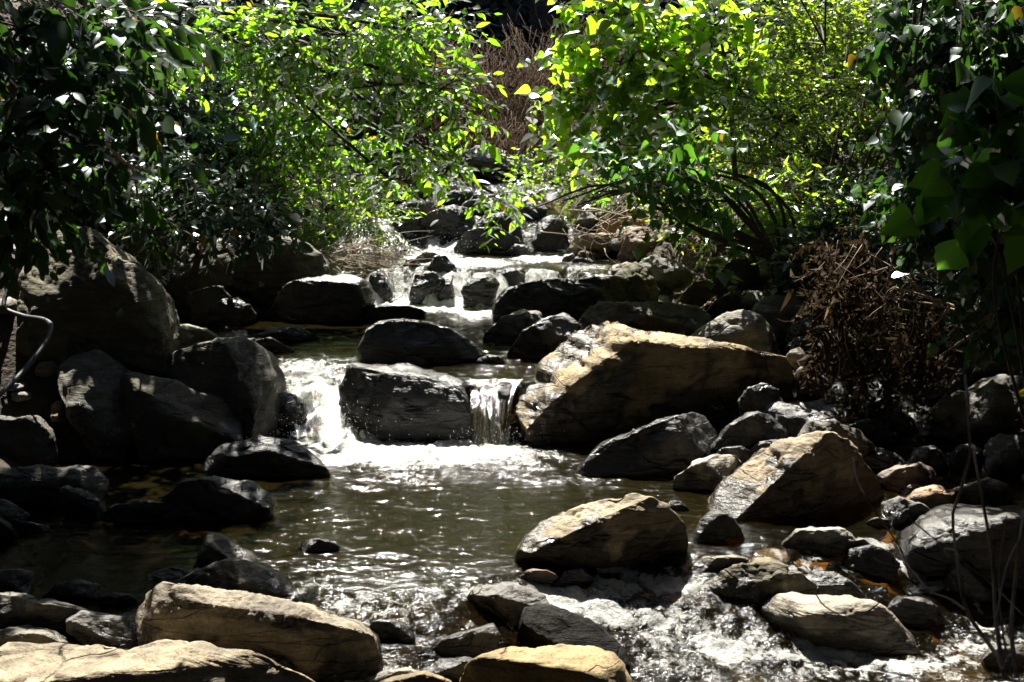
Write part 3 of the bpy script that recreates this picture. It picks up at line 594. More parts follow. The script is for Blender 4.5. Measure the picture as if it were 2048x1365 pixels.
# right of the stream
rock('long black log-like boulder stretched across the right of the upper pool', [(988,612),(1003,585),(1040,569),(1120,561),(1200,558),(1270,553),(1288,573),(1292,607),(1180,630),(1100,643),(1010,643),(990,632)], 'dark', D=.38)
rock('smooth dark boulder directly behind the huge boulder, with a moss-green rim', [(1155,642),(1175,612),(1210,602),(1300,607),(1400,609),(1422,630),(1412,675),(1330,690),(1200,680),(1158,660)], 'moss', Y=11.7, D=.4, cuts=[(0,-0.1,1,0.75)])
rock('huge boulder with a sunlit sloping top, largest of all, right of the falls', [(1028,795),(1050,758),(1090,712),(1140,665),(1170,644),(1200,641),(1260,665),(1340,679),(1430,703),(1530,719),(1582,735),(1603,768),(1592,822),(1500,866),(1350,896),(1150,893),(1090,879),(1050,848),(1030,815)], 'tan', D=.7, Y=10.1, tilt=26, cuts=[(-0.5,-0.5,0.72,0.62),(0.22,-1,-0.12,0.22),(0.2,-0.2,0.95,0.8)], sub=6, facets=0, front=None, wet_shade=.85)
rock('dome-shaped dark boulder right behind the huge boulder', [(1373,692),(1400,655),(1440,632),(1480,627),(1520,639),(1549,668),(1562,707),(1540,735),(1450,735),(1388,715)], 'grey', Y=11.0, D=.42)
rock('grey boulder with dappled light behind the dome-shaped one', [(1498,632),(1520,600),(1555,589),(1600,599),(1642,624),(1632,662),(1560,672),(1508,660)], 'grey', Y=11.6)
rock('dark boulder in shade to the right of the dome-shaped boulder', [(1572,672),(1585,645),(1615,634),(1642,645),(1650,675),(1620,690),(1582,688)], 'dark', name='rock', Y=11.2)
rock('tall rounded boulder under the leaning stems of the right bank', [(1263,550),(1285,520),(1310,510),(1350,524),(1382,550),(1388,585),(1330,607),(1275,595)], 'grey')
rock('rounded boulder with a thin bright rim in front of the tall right-bank boulder', [(1222,565),(1245,535),(1270,527),(1305,544),(1320,580),(1308,608),(1250,606)], 'moss', Y=13.3)
rock('pale grey boulder at the right end of the upstream pool', [(1205,552),(1225,532),(1255,525),(1268,542),(1250,560),(1215,562)], 'pale', name='rock')
rock('low lichened slab beside the bright-leaved seedling', [(1403,628),(1425,605),(1460,586),(1502,590),(1505,622),(1450,644)], 'moss', name='rock', Y=12.2)
rock('low slab with a sunlit edge left of the green-stained boulder', [(1352,595),(1385,565),(1420,561),(1434,585),(1400,604)], 'tan', name='rock', Y=12.6)
rock('green-stained block at the foot of the fanning stems', [(1425,565),(1448,528),(1475,516),(1512,524),(1523,560),(1505,597),(1440,596)], 'moss', Y=12.6, facets=4)
rock('small pale upright stone under the dead brush', [(1566,720),(1580,700),(1600,694),(1614,715),(1602,735)], 'pale', name='stone', Y=10.7)
rock('dark slab behind the small pale upright stone', [(1572,695),(1590,676),(1620,670),(1648,690),(1640,712),(1600,712)], 'dark', name='rock', Y=11.0)
rock('flat grey slab at the water beneath the dead brush', [(1585,752),(1605,733),(1640,742),(1660,768),(1630,778),(1595,772)], 'grey', name='rock', Y=10.45)
rock('round dark boulder resting against the right end of the huge boulder', [(1473,805),(1488,779),(1520,767),(1556,779),(1568,807),(1550,838),(1490,838)], 'dark', Y=9.85)
rock('long black slab slanting up to the right, below the huge boulder', [(1153,917),(1200,888),(1280,858),(1350,830),(1385,820),(1420,833),(1443,865),(1424,905),(1360,930),(1250,938),(1170,935)], 'dark', Y=9.4, D=.4)
rock('smooth dark boulder right of the long black slab', [(1422,890),(1448,855),(1500,826),(1542,828),(1573,860),(1574,905),(1480,912)], 'dark', Y=9.45)
rock('low brown-black boulder behind the smooth dark boulder', [(1500,840),(1540,800),(1580,808),(1640,828),(1674,848),(1640,885),(1560,895)], 'dark', Y=9.7)
rock('flat-topped grey slab sloping right, behind the sunlit lichened boulder', [(1597,872),(1620,842),(1660,840),(1720,863),(1765,890),(1700,910),(1610,900)], 'grey', Y=9.35)
rock('large sunlit lichened boulder like a tent, right of the pool', [(1412,1003),(1440,965),(1480,928),(1530,893),(1600,872),(1650,869),(1690,884),(1732,925),(1782,965),(1808,992),(1780,1014),(1650,1032),(1500,1029),(1425,1016)], 'tan', D=.48, tilt=24, cuts=[(-0.5,-0.5,0.7,0.58),(0.35,-1,-0.1,0.3)], sub=6, facets=1, front=None, wet_shade=.7)
rock('smooth pale slab lying at the left foot of the sunlit lichened boulder', [(1342,968),(1380,940),(1430,924),(1485,924),(1470,965),(1430,988),(1370,985)], 'pale', tilt=55)
rock('small dark rock between the smooth dark boulder and the pale slab', [(1418,920),(1440,897),(1480,892),(1505,905),(1490,925),(1440,928)], 'dark', name='rock', Y=9.25)
rock('low black rock behind the left ridge of the sunlit lichened boulder', [(1490,905),(1515,883),(1555,880),(1575,892),(1550,908)], 'dark', name='rock', Y=9.35)
rock('dark rock tucked behind the right ridge of the sunlit lichened boulder', [(1700,905),(1730,886),(1780,903),(1818,925),(1790,942),(1735,938)], 'dark', name='rock')
rock('black rock with a green leaf on it beside the side channel', [(1683,858),(1720,838),(1770,843),(1793,870),(1780,894),(1730,886)], 'dark', name='rock')
rock('rounded dark rock in the side channel below the dead brush', [(1710,834),(1735,805),(1770,794),(1802,808),(1808,830),(1760,842)], 'dark', name='rock')
rock('low dark rock at the lower end of the side channel', [(1753,842),(1790,822),(1832,835),(1835,860),(1780,866)], 'dark', name='rock')
rock('small stone leaning on the rounded side channel rock', [(1738,832),(1752,819),(1772,820),(1778,832),(1755,839)], 'grey', name='stone')
rock('big dark grey boulder with a stepped outline at the right edge', [(1855,855),(1870,820),(1920,790),(1980,755),(2030,754),(2090,770),(2100,860),(1980,885),(1890,884)], 'grey', D=.5, facets=4)
rock('smaller boulder leaning on the stepped right-edge boulder', [(1862,820),(1885,795),(1920,780),(1945,790),(1940,830),(1885,842)], 'grey', name='rock', Y=9.9)
rock('knobbly dark rock below the stepped right-edge boulder', [(1893,925),(1915,892),(1945,884),(1972,905),(1968,938),(1910,944)], 'dark', name='rock')
rock('steep-sided dark boulder at the right edge above the brown shallows', [(1966,940),(1975,890),(1995,868),(2070,872),(2080,950),(1990,956)], 'grey')
rock('black rock left of the knobbly dark rock', [(1810,930),(1835,898),(1865,892),(1897,915),(1902,942),(1840,950)], 'dark', name='rock')
rock('tan hunched rock right of the sunlit lichened boulder', [(1752,950),(1800,931),(1845,924),(1877,945),(1898,970),(1860,984),(1790,979)], 'rust', name='rock')
rock('little orange-brown stone between the tan rocks', [(1803,985),(1815,970),(1835,968),(1845,980),(1825,992)], 'rust', name='stone')
rock('tan rock with a slanting sunlit face behind the grey banded rock', [(1808,1003),(1830,980),(1880,969),(1908,985),(1904,1020),(1850,1030)], 'rust', name='rock')
rock('dull tan rock behind the thin bare stems', [(1892,985),(1930,969),(1975,956),(2012,973),(2034,1002),(1990,1020),(1920,1016)], 'rust', name='rock')
rock('dark rock in front of the dull tan rock behind the stems', [(1902,1025),(1925,995),(1965,977),(2000,984),(2005,1024),(1930,1040)], 'dark', name='rock', Y=8.6)
rock('grey banded rock with a pale left face in the brown shallows', [(1762,1047),(1767,1005),(1800,994),(1842,1007),(1875,1036),(1850,1052),(1800,1054)], 'grey', name='rock')
rock('big smooth black boulder behind the bare stems at the right edge', [(1803,1110),(1815,1075),(1850,1045),(1900,1029),(1980,1021),(2110,1018),(2110,1160),(1950,1156),(1850,1146),(1810,1130)], 'dark', D=.5, tilt=10, front=.3, facets=1, rough=.5)
rock('round-topped dark rock standing alone in the brown shallows', [(1388,1067),(1400,1040),(1430,1020),(1460,1029),(1482,1055),(1490,1082),(1440,1090),(1393,1084)], 'dark', name='rock')
rock('flat sunlit grey rock in the riffle edge of the brown shallows', [(1560,1088),(1590,1060),(1650,1054),(1690,1057),(1712,1075),(1690,1100),(1630,1108),(1580,1103)], 'pale', name='rock')
rock('small flat tan rock beside the sunlit grey rock', [(1678,1097),(1700,1080),(1725,1076),(1744,1090),(1720,1105)], 'tan', name='rock')
rock('compact black rock in the riffle below the small flat tan rock', [(1683,1124),(1700,1098),(1740,1090),(1777,1100),(1798,1126),(1785,1152),(1720,1147),(1688,1136)], 'dark', name='rock')
rock('broad sunlit boulder with a dark crack along its side, in mid-pool', [(1028,1103),(1050,1080),(1080,1050),(1150,1019),(1220,1004),(1270,996),(1312,1014),(1352,1050),(1381,1082),(1377,1113),(1350,1140),(1250,1146),(1120,1120),(1040,1112)], 'tan', D=.42, tilt=34, cuts=[(-0.25,-0.42,0.87,0.6),(0.3,-1,-0.12,0.32)], sub=6, facets=0, front=None, wet_shade=.65)
rock('tiny dark rock behind the right shoulder of the mid-pool boulder', [(1323,1020),(1340,1002),(1362,1001),(1378,1018),(1355,1026)], 'dark', name='rock')
rock('mid-sized rock with a shining yellowish top at the head of the riffle', [(932,1193),(960,1172),(1010,1166),(1060,1177),(1092,1190),(1105,1222),(1090,1240),(1000,1246),(955,1220)], 'grey', name='rock', cuts=[(-0.1,-0.2,1,0.7)])
rock('black rock with a layered ridge, left of the speckled dark slab', [(828,1308),(880,1280),(940,1259),(987,1247),(1001,1270),(993,1303),(930,1320),(860,1323)], 'dark', name='rock')
rock('small black rock under the layered ridge rock', [(965,1318),(985,1300),(1020,1297),(1045,1312),(1020,1330),(980,1330)], 'dark', name='rock')
rock('dark speckled slab with a flat oval top tilted toward the camera', [(1033,1280),(1039,1246),(1065,1239),(1110,1247),(1160,1259),(1212,1279),(1252,1304),(1260,1323),(1200,1326),(1120,1309),(1060,1294)], 'black', name='rock', tilt=60, cuts=[(0.15,-0.62,0.77,0.4)], facets=0, D=.28, Y=6.85, front=None, rough=.4)
rock('pale tan boulder cut off by the bottom edge, at the middle', [(900,1375),(950,1335),(1030,1319),(1130,1314),(1200,1315),(1237,1335),(1265,1375),(1240,1450),(920,1450)], 'tan', Y=6.25, D=.3, tilt=50, cuts=[(0,-0.15,1,0.75)])
rock('wet rock with bright streaks left of the bottom middle tan boulder', [(838,1342),(880,1318),(930,1316),(988,1329),(960,1355),(890,1375),(848,1370)], 'dark', name='rock')
rock('low tan rock at the bottom edge right of the big slanting boulder', [(735,1375),(800,1350),(850,1344),(903,1364),(890,1410),(740,1410)], 'tan', name='rock', Y=6.35)
rock('thin grey ledge in front of the big slanting boulder', [(735,1358),(770,1341),(820,1338),(850,1346),(800,1362),(750,1368)], 'grey', name='rock', Y=6.45)
rock('black wet rock at the right end of the big slanting boulder', [(728,1268),(745,1240),(790,1238),(816,1254),(831,1277),(780,1289)], 'dark', name='rock')
rock('brown rock washed over below the mid-pool boulder', [(1028,1158),(1055,1140),(1095,1138),(1122,1155),(1090,1168),(1045,1168)], 'rust', name='rock')
rock('dark rock washed over beneath the dark side of the mid-pool boulder', [(1105,1165),(1130,1140),(1165,1138),(1192,1160),(1165,1178),(1120,1178)], 'dark', name='rock')
rock('low tan-topped rock at the top of the right riffle', [(1378,1138),(1410,1115),(1460,1112),(1498,1120),(1482,1138),(1420,1149)], 'tan', name='rock')
rock('mossy rock with dry grass on top in the right riffle', [(1397,1170),(1440,1145),(1470,1129),(1540,1119),(1578,1130),(1572,1165),(1500,1194),(1430,1200)], 'moss', name='rock')
rock('dark rock with net-like yellow stains on its back in the right riffle', [(1466,1195),(1500,1165),(1550,1139),(1600,1144),(1630,1168),(1636,1204),(1560,1212),(1480,1210)], 'moss', name='rock')
rock('black humped rock right of the yellow-stained rock', [(1597,1162),(1625,1139),(1670,1144),(1702,1164),(1732,1196),(1680,1215),(1630,1210)], 'dark', name='rock')
rock('long smooth pale slab with water sheeting over its left end', [(1512,1228),(1545,1206),(1600,1205),(1680,1213),(1762,1243),(1824,1268),(1846,1297),(1820,1315),(1740,1313),(1680,1296),(1600,1280),(1545,1254)], 'pale', tilt=52, D=.3, cuts=[(0,-0.25,1,0.66)])
rock('small black rock with a saddle-shaped top above the long pale slab', [(1767,1222),(1800,1193),(1840,1197),(1878,1214),(1889,1237),(1850,1254),(1790,1244)], 'dark', name='rock')
rock('steep narrow dark rock behind the bare stems', [(1888,1165),(1905,1124),(1935,1123),(1962,1155),(1985,1192),(1940,1205),(1900,1185)], 'dark', name='rock')
rock('little tan stone left of the steep narrow rock', [(1842,1176),(1860,1162),(1882,1161),(1893,1174),(1865,1184)], 'tan', name='stone')
rock('small bright tan stone shining in the brown shallows', [(1728,1047),(1750,1035),(1775,1039),(1785,1050),(1755,1057)], 'tan', name='stone')
rock('grey rock at the bottom right corner behind the stems', [(1960,1320),(1985,1295),(2040,1290),(2080,1310),(2070,1345),(1990,1345)], 'grey', name='rock')
# right bank, behind
rock('wide dark slab in shade under the pale dead branches', [(1930,700),(1955,669),(2080,668),(2080,752),(1950,750)], 'dark', Y=10.6)
rock('black rock below the wide shaded slab', [(1905,765),(1930,728),(1975,720),(2015,745),(2000,785),(1930,785)], 'dark', Y=10.3, name='rock')
rock('flat rock with a yellow leaf above it at the head of the side channel', [(1828,795),(1850,772),(1885,764),(1932,774),(1940,800),(1880,806)], 'grey', name='rock')
rock('tan boulder below the right bush, at the edge of the upstream pool', [(1130,504),(1145,478),(1180,467),(1225,471),(1235,500),(1180,518),(1140,516)], 'tan')
rock('brown log-shaped boulder under the right bush', [(1238,505),(1250,470),(1280,455),(1320,458),(1330,495),(1300,520),(1250,522)], 'rust')
rock('rust-brown flat boulder behind the log-shaped one', [(1188,468),(1210,442),(1260,436),(1310,445),(1315,470),(1250,476)], 'rust', Y=15.4)
rock('small pale stone at the waterline below the right bush', [(1120,525),(1130,510),(1145,507),(1155,522),(1140,528)], 'pale', name='stone')
rock('small brown stone at the waterline below the right bush', [(1150,518),(1160,504),(1177,503),(1186,516),(1168,522)], 'rust', name='stone')
rock('flat dark rock in the pool below the tan boulder', [(1136,527),(1150,517),(1178,516),(1192,525),(1170,531)], 'dark', name='rock')
# ------------------------------------------------------------------ pebbles of the bed, spray
def pebbles(n, xr, yr, r0, r1, seed):
    rg = np.random.default_rng(seed); dirs, fs = ico(2); V = []; Fc = []
    xs = rg.uniform(*xr, n); ys = rg.uniform(*yr, n); zs = terrain(xs, ys); rr = r0 * (r1 / r0) ** (rg.random(n) ** 2)
    for k in range(n):
        s = rr[k] * rg.uniform(0.6, 1.3, 3) * np.array([1.1, 1, 0.6]); a = rg.uniform(0, 6.28); c, d = math.cos(a), math.sin(a)
        p = dirs * s * (1 + 0.35 * perlin(dirs * 1.4 + k * 7.1, 3))[:, None]
        p = np.stack([p[:, 0] * c - p[:, 1] * d, p[:, 0] * d + p[:, 1] * c, p[:, 2]], 1) + np.array([xs[k], ys[k], zs[k] + s[2] * 0.3])
        Fc.append(fs + len(V) * len(dirs)); V.append(p)
    V = np.vstack(V); Fc = np.vstack(Fc); return V, Fc
V1, F1 = pebbles(1500, (-3.6, 3.8), (5.6, 13), 0.03, 0.13, 3)
wlv = level(V1[:, 0], V1[:, 1]); wt_ = np.clip(1 - (V1[:, 2] - wlv - 0.02) / 0.04, 0, 1)
tag(link_mesh('pebbles', V1, F1.ravel(), np.full(len(F1), 3), MR['rust'], attrs={'wet': wt_ * 0.5}), kind='stuff')
V1, F1 = pebbles(900, (-5.5, 5.5), (9.5, 21), 0.05, 0.22, 4)
ok_ = np.repeat(True, len(F1))
wlv = level(V1[:, 0], V1[:, 1]); wt_ = np.clip(1 - (V1[:, 2] - wlv - 0.02) / 0.04, 0, 1)
tag(link_mesh('bank_stones', V1, F1.ravel(), np.full(len(F1), 3), MR['grey'], attrs={'wet': wt_}), kind='stuff')
m, N, L, out = newmat('spray_water'); b = N('BsdfPrincipled', i_Roughness=0.05); b.inputs['Base Color'].default_value = (0.9, 0.9, 0.9, 1); L(b.outputs[0], out.inputs[0])
rg = np.random.default_rng(11); dirs, fs = ico(1); V = []; Fc = []
for (px, py, z, sx, sz, n) in [(640, 890, .02, .22, .16, 500), (975, 885, .02, .2, .08, 260), (870, 600, .45, .4, .08, 200), (870, 500, .8, .3, .08, 120)]:
    c = atZ(px, py, z)
    for k in range(n):
        r = rg.uniform(0.001, 0.003)
        p = c + np.array([rg.normal() * sx, rg.normal() * sx * 0.5, abs(rg.normal()) * sz])
        Fc.append(fs + len(V) * len(dirs)); V.append(dirs * r * np.array([1, 1, rg.uniform(1, 1.8)]) + p)
Fc = np.vstack(Fc); tag(link_mesh('spray_drops', np.vstack(V), Fc.ravel(), np.full(len(Fc), 3), m), kind='stuff')

# ------------------------------------------------------------------ leaves
LT = {  # (station, half width) pairs along the blade, fold
    'lance': ([(.25, .13), (.5, .17), (.78, .10)], .06), 'oval': ([(.2, .17), (.48, .25), (.78, .15)], .07), 'heart': ([(.04, .2), (.15, .38), (.32, .42), (.5, .33), (.68, .2), (.85, .08)], .07),
    'small': ([(.4, .22)], .05), 'narrow': ([(.4, .09)], .03), 'lobed': ([(.03, .2), (.1, .36), (.2, .46), (.31, .49), (.42, .39), (.5, .36), (.6, .33), (.71, .22), (.82, .12), (.92, .05)], .09)}
class Leaves:
    def __init__(s): s.V = []; s.T = []; s.F = []; s.n = 0
    def add(s, P, D_, Nn, size, kind, rg, droop=0.15):
        n = len(P); prof, fo_ = LT[kind]
        D_ = D_ / (np.linalg.norm(D_, axis=1)[:, None] + 1e-9)
        S = np.cross(D_, Nn); S /= np.linalg.norm(S, axis=1)[:, None] + 1e-9
        Nn = np.cross(S, D_)
        sz = size * np.exp(rg.normal(0, 0.32, n))[:, None]
        fo = fo_ * rg.uniform(0.2, 2.0, n)[:, None]; dr = droop * rg.uniform(0, 2, n)[:, None]
        wv = rg.uniform(0.85, 1.15, n)[:, None]; tw_ = rg.normal(0, .12, n)[:, None]
        def pt(t, side, wd): return P + sz * (D_ * t + S * side * wd * wv + Nn * (fo * (wd * 3 if side else 0) - dr * t * t + tw_ * side * wd * t))
        ps = [pt(0, 0, 0)]
        for (t, wd) in prof: ps += [pt(t, 0, 0), pt(t, 1, wd), pt(t, -1, wd)]
        ps.append(pt(1, 0, 0)); m_ = len(prof); K = 3 * m_ + 2
        tri = [[0, 2, 1], [0, 1, 3]]
        for j in range(m_ - 1):
            a = 1 + 3 * j; b = a + 3; tri += [[a, a + 1, b + 1], [a, b + 1, b], [a, b, b + 2], [a, b + 2, a + 2]]
        a = 1 + 3 * (m_ - 1); tri += [[a, a + 1, K - 1], [a, K - 1, a + 2]]
        s.V.append(np.stack(ps, 1).reshape(-1, 3))
        s.F.append((np.array(tri)[None] + K * np.arange(n)[:, None, None]).reshape(-1, 3) + s.n); s.n += n * K
        t = rg.random(n) * 0.965; y = rg.random(n) < 0.012; t[y] = 1.0
        s.T.append(np.repeat(t, K))
    def build(s, name, mat, parent=None):
        V = np.vstack(s.V); fc = np.vstack(s.F)
        return link_mesh(name, V, fc.ravel(), np.full(len(fc), 3), mat, parent, smooth_shade=False, attrs={'tint': np.concatenate(s.T)})
def E(px, py, Y, rpx, rpy, n, ry=None):
    c = atY(px, py, Y); k = Y / F / cp
    return (c, np.array([rpx * k, ry if ry else 0.6 * (rpx + rpy) * k * 0.8, rpy * k]), n)
def W(x, y, z, rx, ry, rz, n): return (np.array([x, y, z], float), np.array([rx, ry, rz], float), n)
def sprays(ells, lv, tw, rg, kind, size, per, tlen, droop=-0.25, lean=(0, 0, 0), twr=0.004, up=0.7, shell=0.5, ends=None, ld=0.15, nrm=(0, 0, 1)):
    for (c, r, n) in ells:
        d = rg.normal(size=(n, 3)); d /= np.linalg.norm(d, axis=1)[:, None]
        rad = rg.random(n) ** shell
        s = c + d * r * rad[:, None]
        td = d * 0.7 + rg.normal(size=(n, 3)) * 0.55 + np.array([0, 0, droop]) + np.array(lean); td /= np.linalg.norm(td, axis=1)[:, None]
        ln = tlen * rg.uniform(0.6, 1.3, n)
        for k in range(n):
            a = s[k]; e = a + td[k] * ln[k]; mid = (a + e) / 2 + rg.normal(size=3) * 0.05 * ln[k]; e = e + np.array([0, 0, -0.12 * ln[k]])
            if tw is not None: tw.add(np.array([a, mid, e]), twr, twr * 0.4, 3)
            if ends is not None: ends.append(a)
            t = (np.arange(per) + rg.random(per) * 0.6) / per
            t = np.clip(t, 0.05, 1)[:, None]
            P = a * (1 - t) ** 2 + 2 * mid * t * (1 - t) + e * t ** 2
            sd = np.cross(td[k], [0, 0, 1.0]); sd /= np.linalg.norm(sd) + 1e-6
            al = np.where(np.arange(per) % 2, 1.0, -1.0)[:, None]
            D_ = td[k] * 0.55 + sd * al * 0.75 + rg.normal(size=(per, 3)) * 0.28 + np.array([0, 0, droop * 0.9])
            Nn = np.array(nrm) * up + rg.normal(size=(per, 3)) * 0.38
            lv.add(P, D_, Nn, size, kind, rg, ld)
SEED = [100]
def plant(name, label, cat, base, ells, leaf, mat, size, per=9, tlen=0.35, trunk=0.05, limbs=5, droop=-0.25, group=None, lean=(0, 0, 0), bark=None, up=0.7, twigs=True, shell=0.5, via=None, leafname='foliage', ld=0.15, extra=None, stems=None, nrm=(0, 0, 1)):
    SEED[0] += 1; rg = np.random.default_rng(SEED[0])
    base = np.array(base, float)
    t = thing(name, label, cat, base, group)
    lv = Leaves(); tw = Tubes(); tr = Tubes(); ends = []
    sprays(ells, lv, tw if twigs else None, rg, leaf, size, per, tlen, droop, lean, 0.0035, up, shell, ends, ld, nrm)
    if extra: extra(lv, tw, tr, rg)
    ends = np.array(ends); st = 0
    hub = np.array(via, float) if via is not None else base + (ells[0][0] - base) * 0.55
    if stems is None:
        tr.add(curve([base - np.array([0, 0, .15]), base * 0.6 + hub * 0.4 + rg.normal(size=3) * 0.06, hub], 10), trunk, trunk * 0.7, 8)
    for (c, r, n) in ells:
        m0 = hub * 0.5 + c * 0.5 + rg.normal(size=3) * 0.12
        if stems is not None:
            sp = np.vstack([curve(sd_[0], 14) for sd_ in stems]); q0 = sp[np.argmin(((sp - c) ** 2).sum(1))]
            tr.add(curve([q0, (q0 + c) / 2 + rg.normal(size=3) * 0.05, c], 8), 0.011, 0.006, 5)
        if stems is None: tr.add(curve([hub, m0, c], 10), trunk * 0.6, trunk * 0.22, 6)
        e = ends[st:st + n]; st += n
        pick = e[rg.permutation(len(e))[:limbs]]
        for p in pick:
            mm = (c + p) / 2 + rg.normal(size=3) * 0.08 * r.mean()
            tr.add(curve([c, mm, p], 6), trunk * 0.2, 0.004, 4)
    for sdef in (stems or []): tr.add(curve(sdef[0], 14), sdef[1], sdef[2], 6)
    tr.build('trunk' if cat == 'tree' else 'stem', bark or MB_, t)
    if twigs and tw.v: tw.build('twig', bark or MB_, t)
    lv.build('crown' if cat == 'tree' else leafname, ML[mat], t)
    return t
def gz(x, y): return (x, y, float(terrain([x], [y])[0]) - 0.05)

# left side
plant('broadleaf_tree', 'shaded tree with drooping bluish leaves close to the camera at the upper left', 'tree', gz(-3.6, 6.2),
      [E(40, 60, 6.4, 150, 110, 40), E(190, 130, 6.6, 140, 100, 40), E(60, 230, 6.3, 120, 110, 40), E(20, 360, 6.2, 80, 110, 28), E(90, 380, 6.5, 60, 50, 10), E(260, 40, 7.2, 90, 60, 20), E(250, 190, 7, 50, 50, 8)],
      'oval', 'deep', 0.088, per=10, tlen=0.30, trunk=0.05, limbs=4, droop=-0.45, lean=(0.3, 0, 0), up=0.8, nrm=(0, -0.55, 0.8))
plant('overhanging_tree', 'sunlit green tree arching from the left bank over the upper pool', 'tree', gz(-4.8, 14.8),
      [E(440, 60, 13.4, 130, 90, 81, 0.26), E(560, 110, 13.4, 120, 90, 93, 0.26), E(690, 70, 13.4, 120, 70, 81, 0.26), E(820, 60, 13.1, 120, 55, 66, 0.26), E(760, 170, 13.1, 100, 50, 53, 0.26), E(880, 180, 13.1, 70, 45, 33, 0.26), E(820, 285, 13.1, 70, 35, 23, 0.26), E(900, 335, 13.1, 60, 30, 20, 0.26), E(1000, 395, 13.1, 50, 22, 19, 0.26), E(780, 360, 13.1, 50, 30, 13, 0.26), E(910, 240, 13.1, 50, 30, 15, 0.26)],
      'lance', 'fresh', 0.10, per=9, tlen=0.36, trunk=0.06, limbs=7, droop=-0.25, via=(-3.2, 14.2, 3.4), lean=(0.25, 0, 0), nrm=(0, 0.65, 0.8))
plant('streamside_tree', 'sunlit green bush standing on the left bank behind the feathery shrub', 'tree', gz(-3.4, 15.9),
      [E(500, 210, 15.4, 90, 60, 53, 0.26), E(620, 220, 15.4, 110, 60, 66, 0.26), E(470, 250, 15.4, 70, 45, 36, 0.26), E(560, 300, 15.4, 90, 60, 49, 0.26), E(690, 290, 15.4, 80, 45, 36, 0.26), E(560, 400, 15.4, 70, 50, 36, 0.26), E(580, 460, 15.4, 50, 35, 23, 0.26)],
      'lance', 'fresh', 0.105, per=9, tlen=0.34, trunk=0.04, limbs=6, droop=-0.25, lean=(0.2, 0, 0), nrm=(0, 0.65, 0.8))
plant('undergrowth_shrub', 'dark glossy shrub hanging over the long grey boulder on the left', 'shrub', gz(-3.4, 13.6),
      [E(430, 420, 12.6, 90, 60, 70), E(350, 370, 13, 90, 60, 60), E(530, 440, 12.5, 60, 40, 34), E(300, 460, 12.9, 70, 40, 40)], 'oval', 'deep', 0.085, per=9, tlen=0.3, droop=-0.4)
plant('undergrowth_shrub', 'black-green thicket in the gap left of the leaning branch, behind the tall boulder', 'shrub', gz(-5.2, 14.5),
      [E(180, 330, 14, 150, 110, 190), E(60, 420, 13.6, 120, 70, 90), E(300, 250, 15, 130, 110, 190), E(120, 180, 14.6, 150, 110, 160), E(380, 330, 15.6, 110, 90, 150), E(330, 130, 15.6, 130, 100, 150), E(440, 200, 16.4, 110, 100, 120)], 'oval', 'deep', 0.10, per=9, tlen=0.34, droop=-0.3)
plant('feathery_shrub', 'light green feathery shrub with fine leaves on the left bank by the upper cascade', 'shrub', gz(-2.3, 15.6),
      [E(690, 400, 15.2, 90, 50, 78), E(740, 440, 15.0, 70, 40, 54), E(660, 460, 15.0, 60, 35, 42), E(650, 350, 15.6, 80, 40, 42), E(720, 360, 15.6, 60, 30, 30)], 'narrow', 'lime', 0.075, per=16, tlen=0.34, droop=-0.1, trunk=0.02, limbs=8, nrm=(0, 0.65, 0.8))
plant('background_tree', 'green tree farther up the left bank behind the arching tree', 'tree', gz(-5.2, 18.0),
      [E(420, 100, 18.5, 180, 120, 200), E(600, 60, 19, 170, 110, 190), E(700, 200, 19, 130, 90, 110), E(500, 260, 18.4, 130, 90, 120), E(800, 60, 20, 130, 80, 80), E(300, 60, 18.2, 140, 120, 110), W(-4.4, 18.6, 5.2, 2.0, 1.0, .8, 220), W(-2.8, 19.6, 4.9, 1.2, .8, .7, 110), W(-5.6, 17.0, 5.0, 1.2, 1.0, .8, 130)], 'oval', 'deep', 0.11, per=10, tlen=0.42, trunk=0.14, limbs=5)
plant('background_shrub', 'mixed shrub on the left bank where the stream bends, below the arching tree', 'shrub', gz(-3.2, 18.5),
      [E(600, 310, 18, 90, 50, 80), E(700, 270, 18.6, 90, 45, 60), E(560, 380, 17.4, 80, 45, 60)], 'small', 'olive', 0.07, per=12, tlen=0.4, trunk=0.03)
# right side
plant('broadleaf_shrub', 'bright yellow-green shrub with big heart-shaped leaves right of the gap', 'shrub', gz(2.5, 13.4),
      [E(1190, 30, 13.2, 80, 50, 26, 0.14), E(1300, 40, 13.0, 110, 60, 35, 0.14), E(1430, 50, 13.0, 90, 60, 26, 0.14), E(1150, 105, 13.3, 60, 35, 17, 0.14), E(1260, 120, 13.0, 100, 45, 35, 0.14), E(1380, 140, 12.9, 90, 50, 26, 0.14), E(1110, 180, 13.3, 45, 22, 9, 0.14), E(1190, 195, 13.1, 90, 40, 24, 0.14), E(1310, 215, 12.9, 100, 45, 26, 0.14), E(1100, 225, 13.3, 45, 20, 8, 0.14), E(1140, 275, 13.4, 45, 22, 6, 0.14), E(1230, 275, 13.0, 70, 30, 13, 0.14), E(1420, 240, 12.9, 70, 50, 16, 0.14), E(1330, 300, 12.8, 80, 35, 12, 0.14), E(1500, 130, 13.0, 60, 60, 13, 0.14)],
      'heart', 'lime', 0.108, per=6, tlen=0.34, trunk=0.035, limbs=6, droop=-0.3, lean=(-0.35, 0, 0.1), via=(2.1, 13.2, 2.6), up=0.5, nrm=(0, 0.65, 0.8))
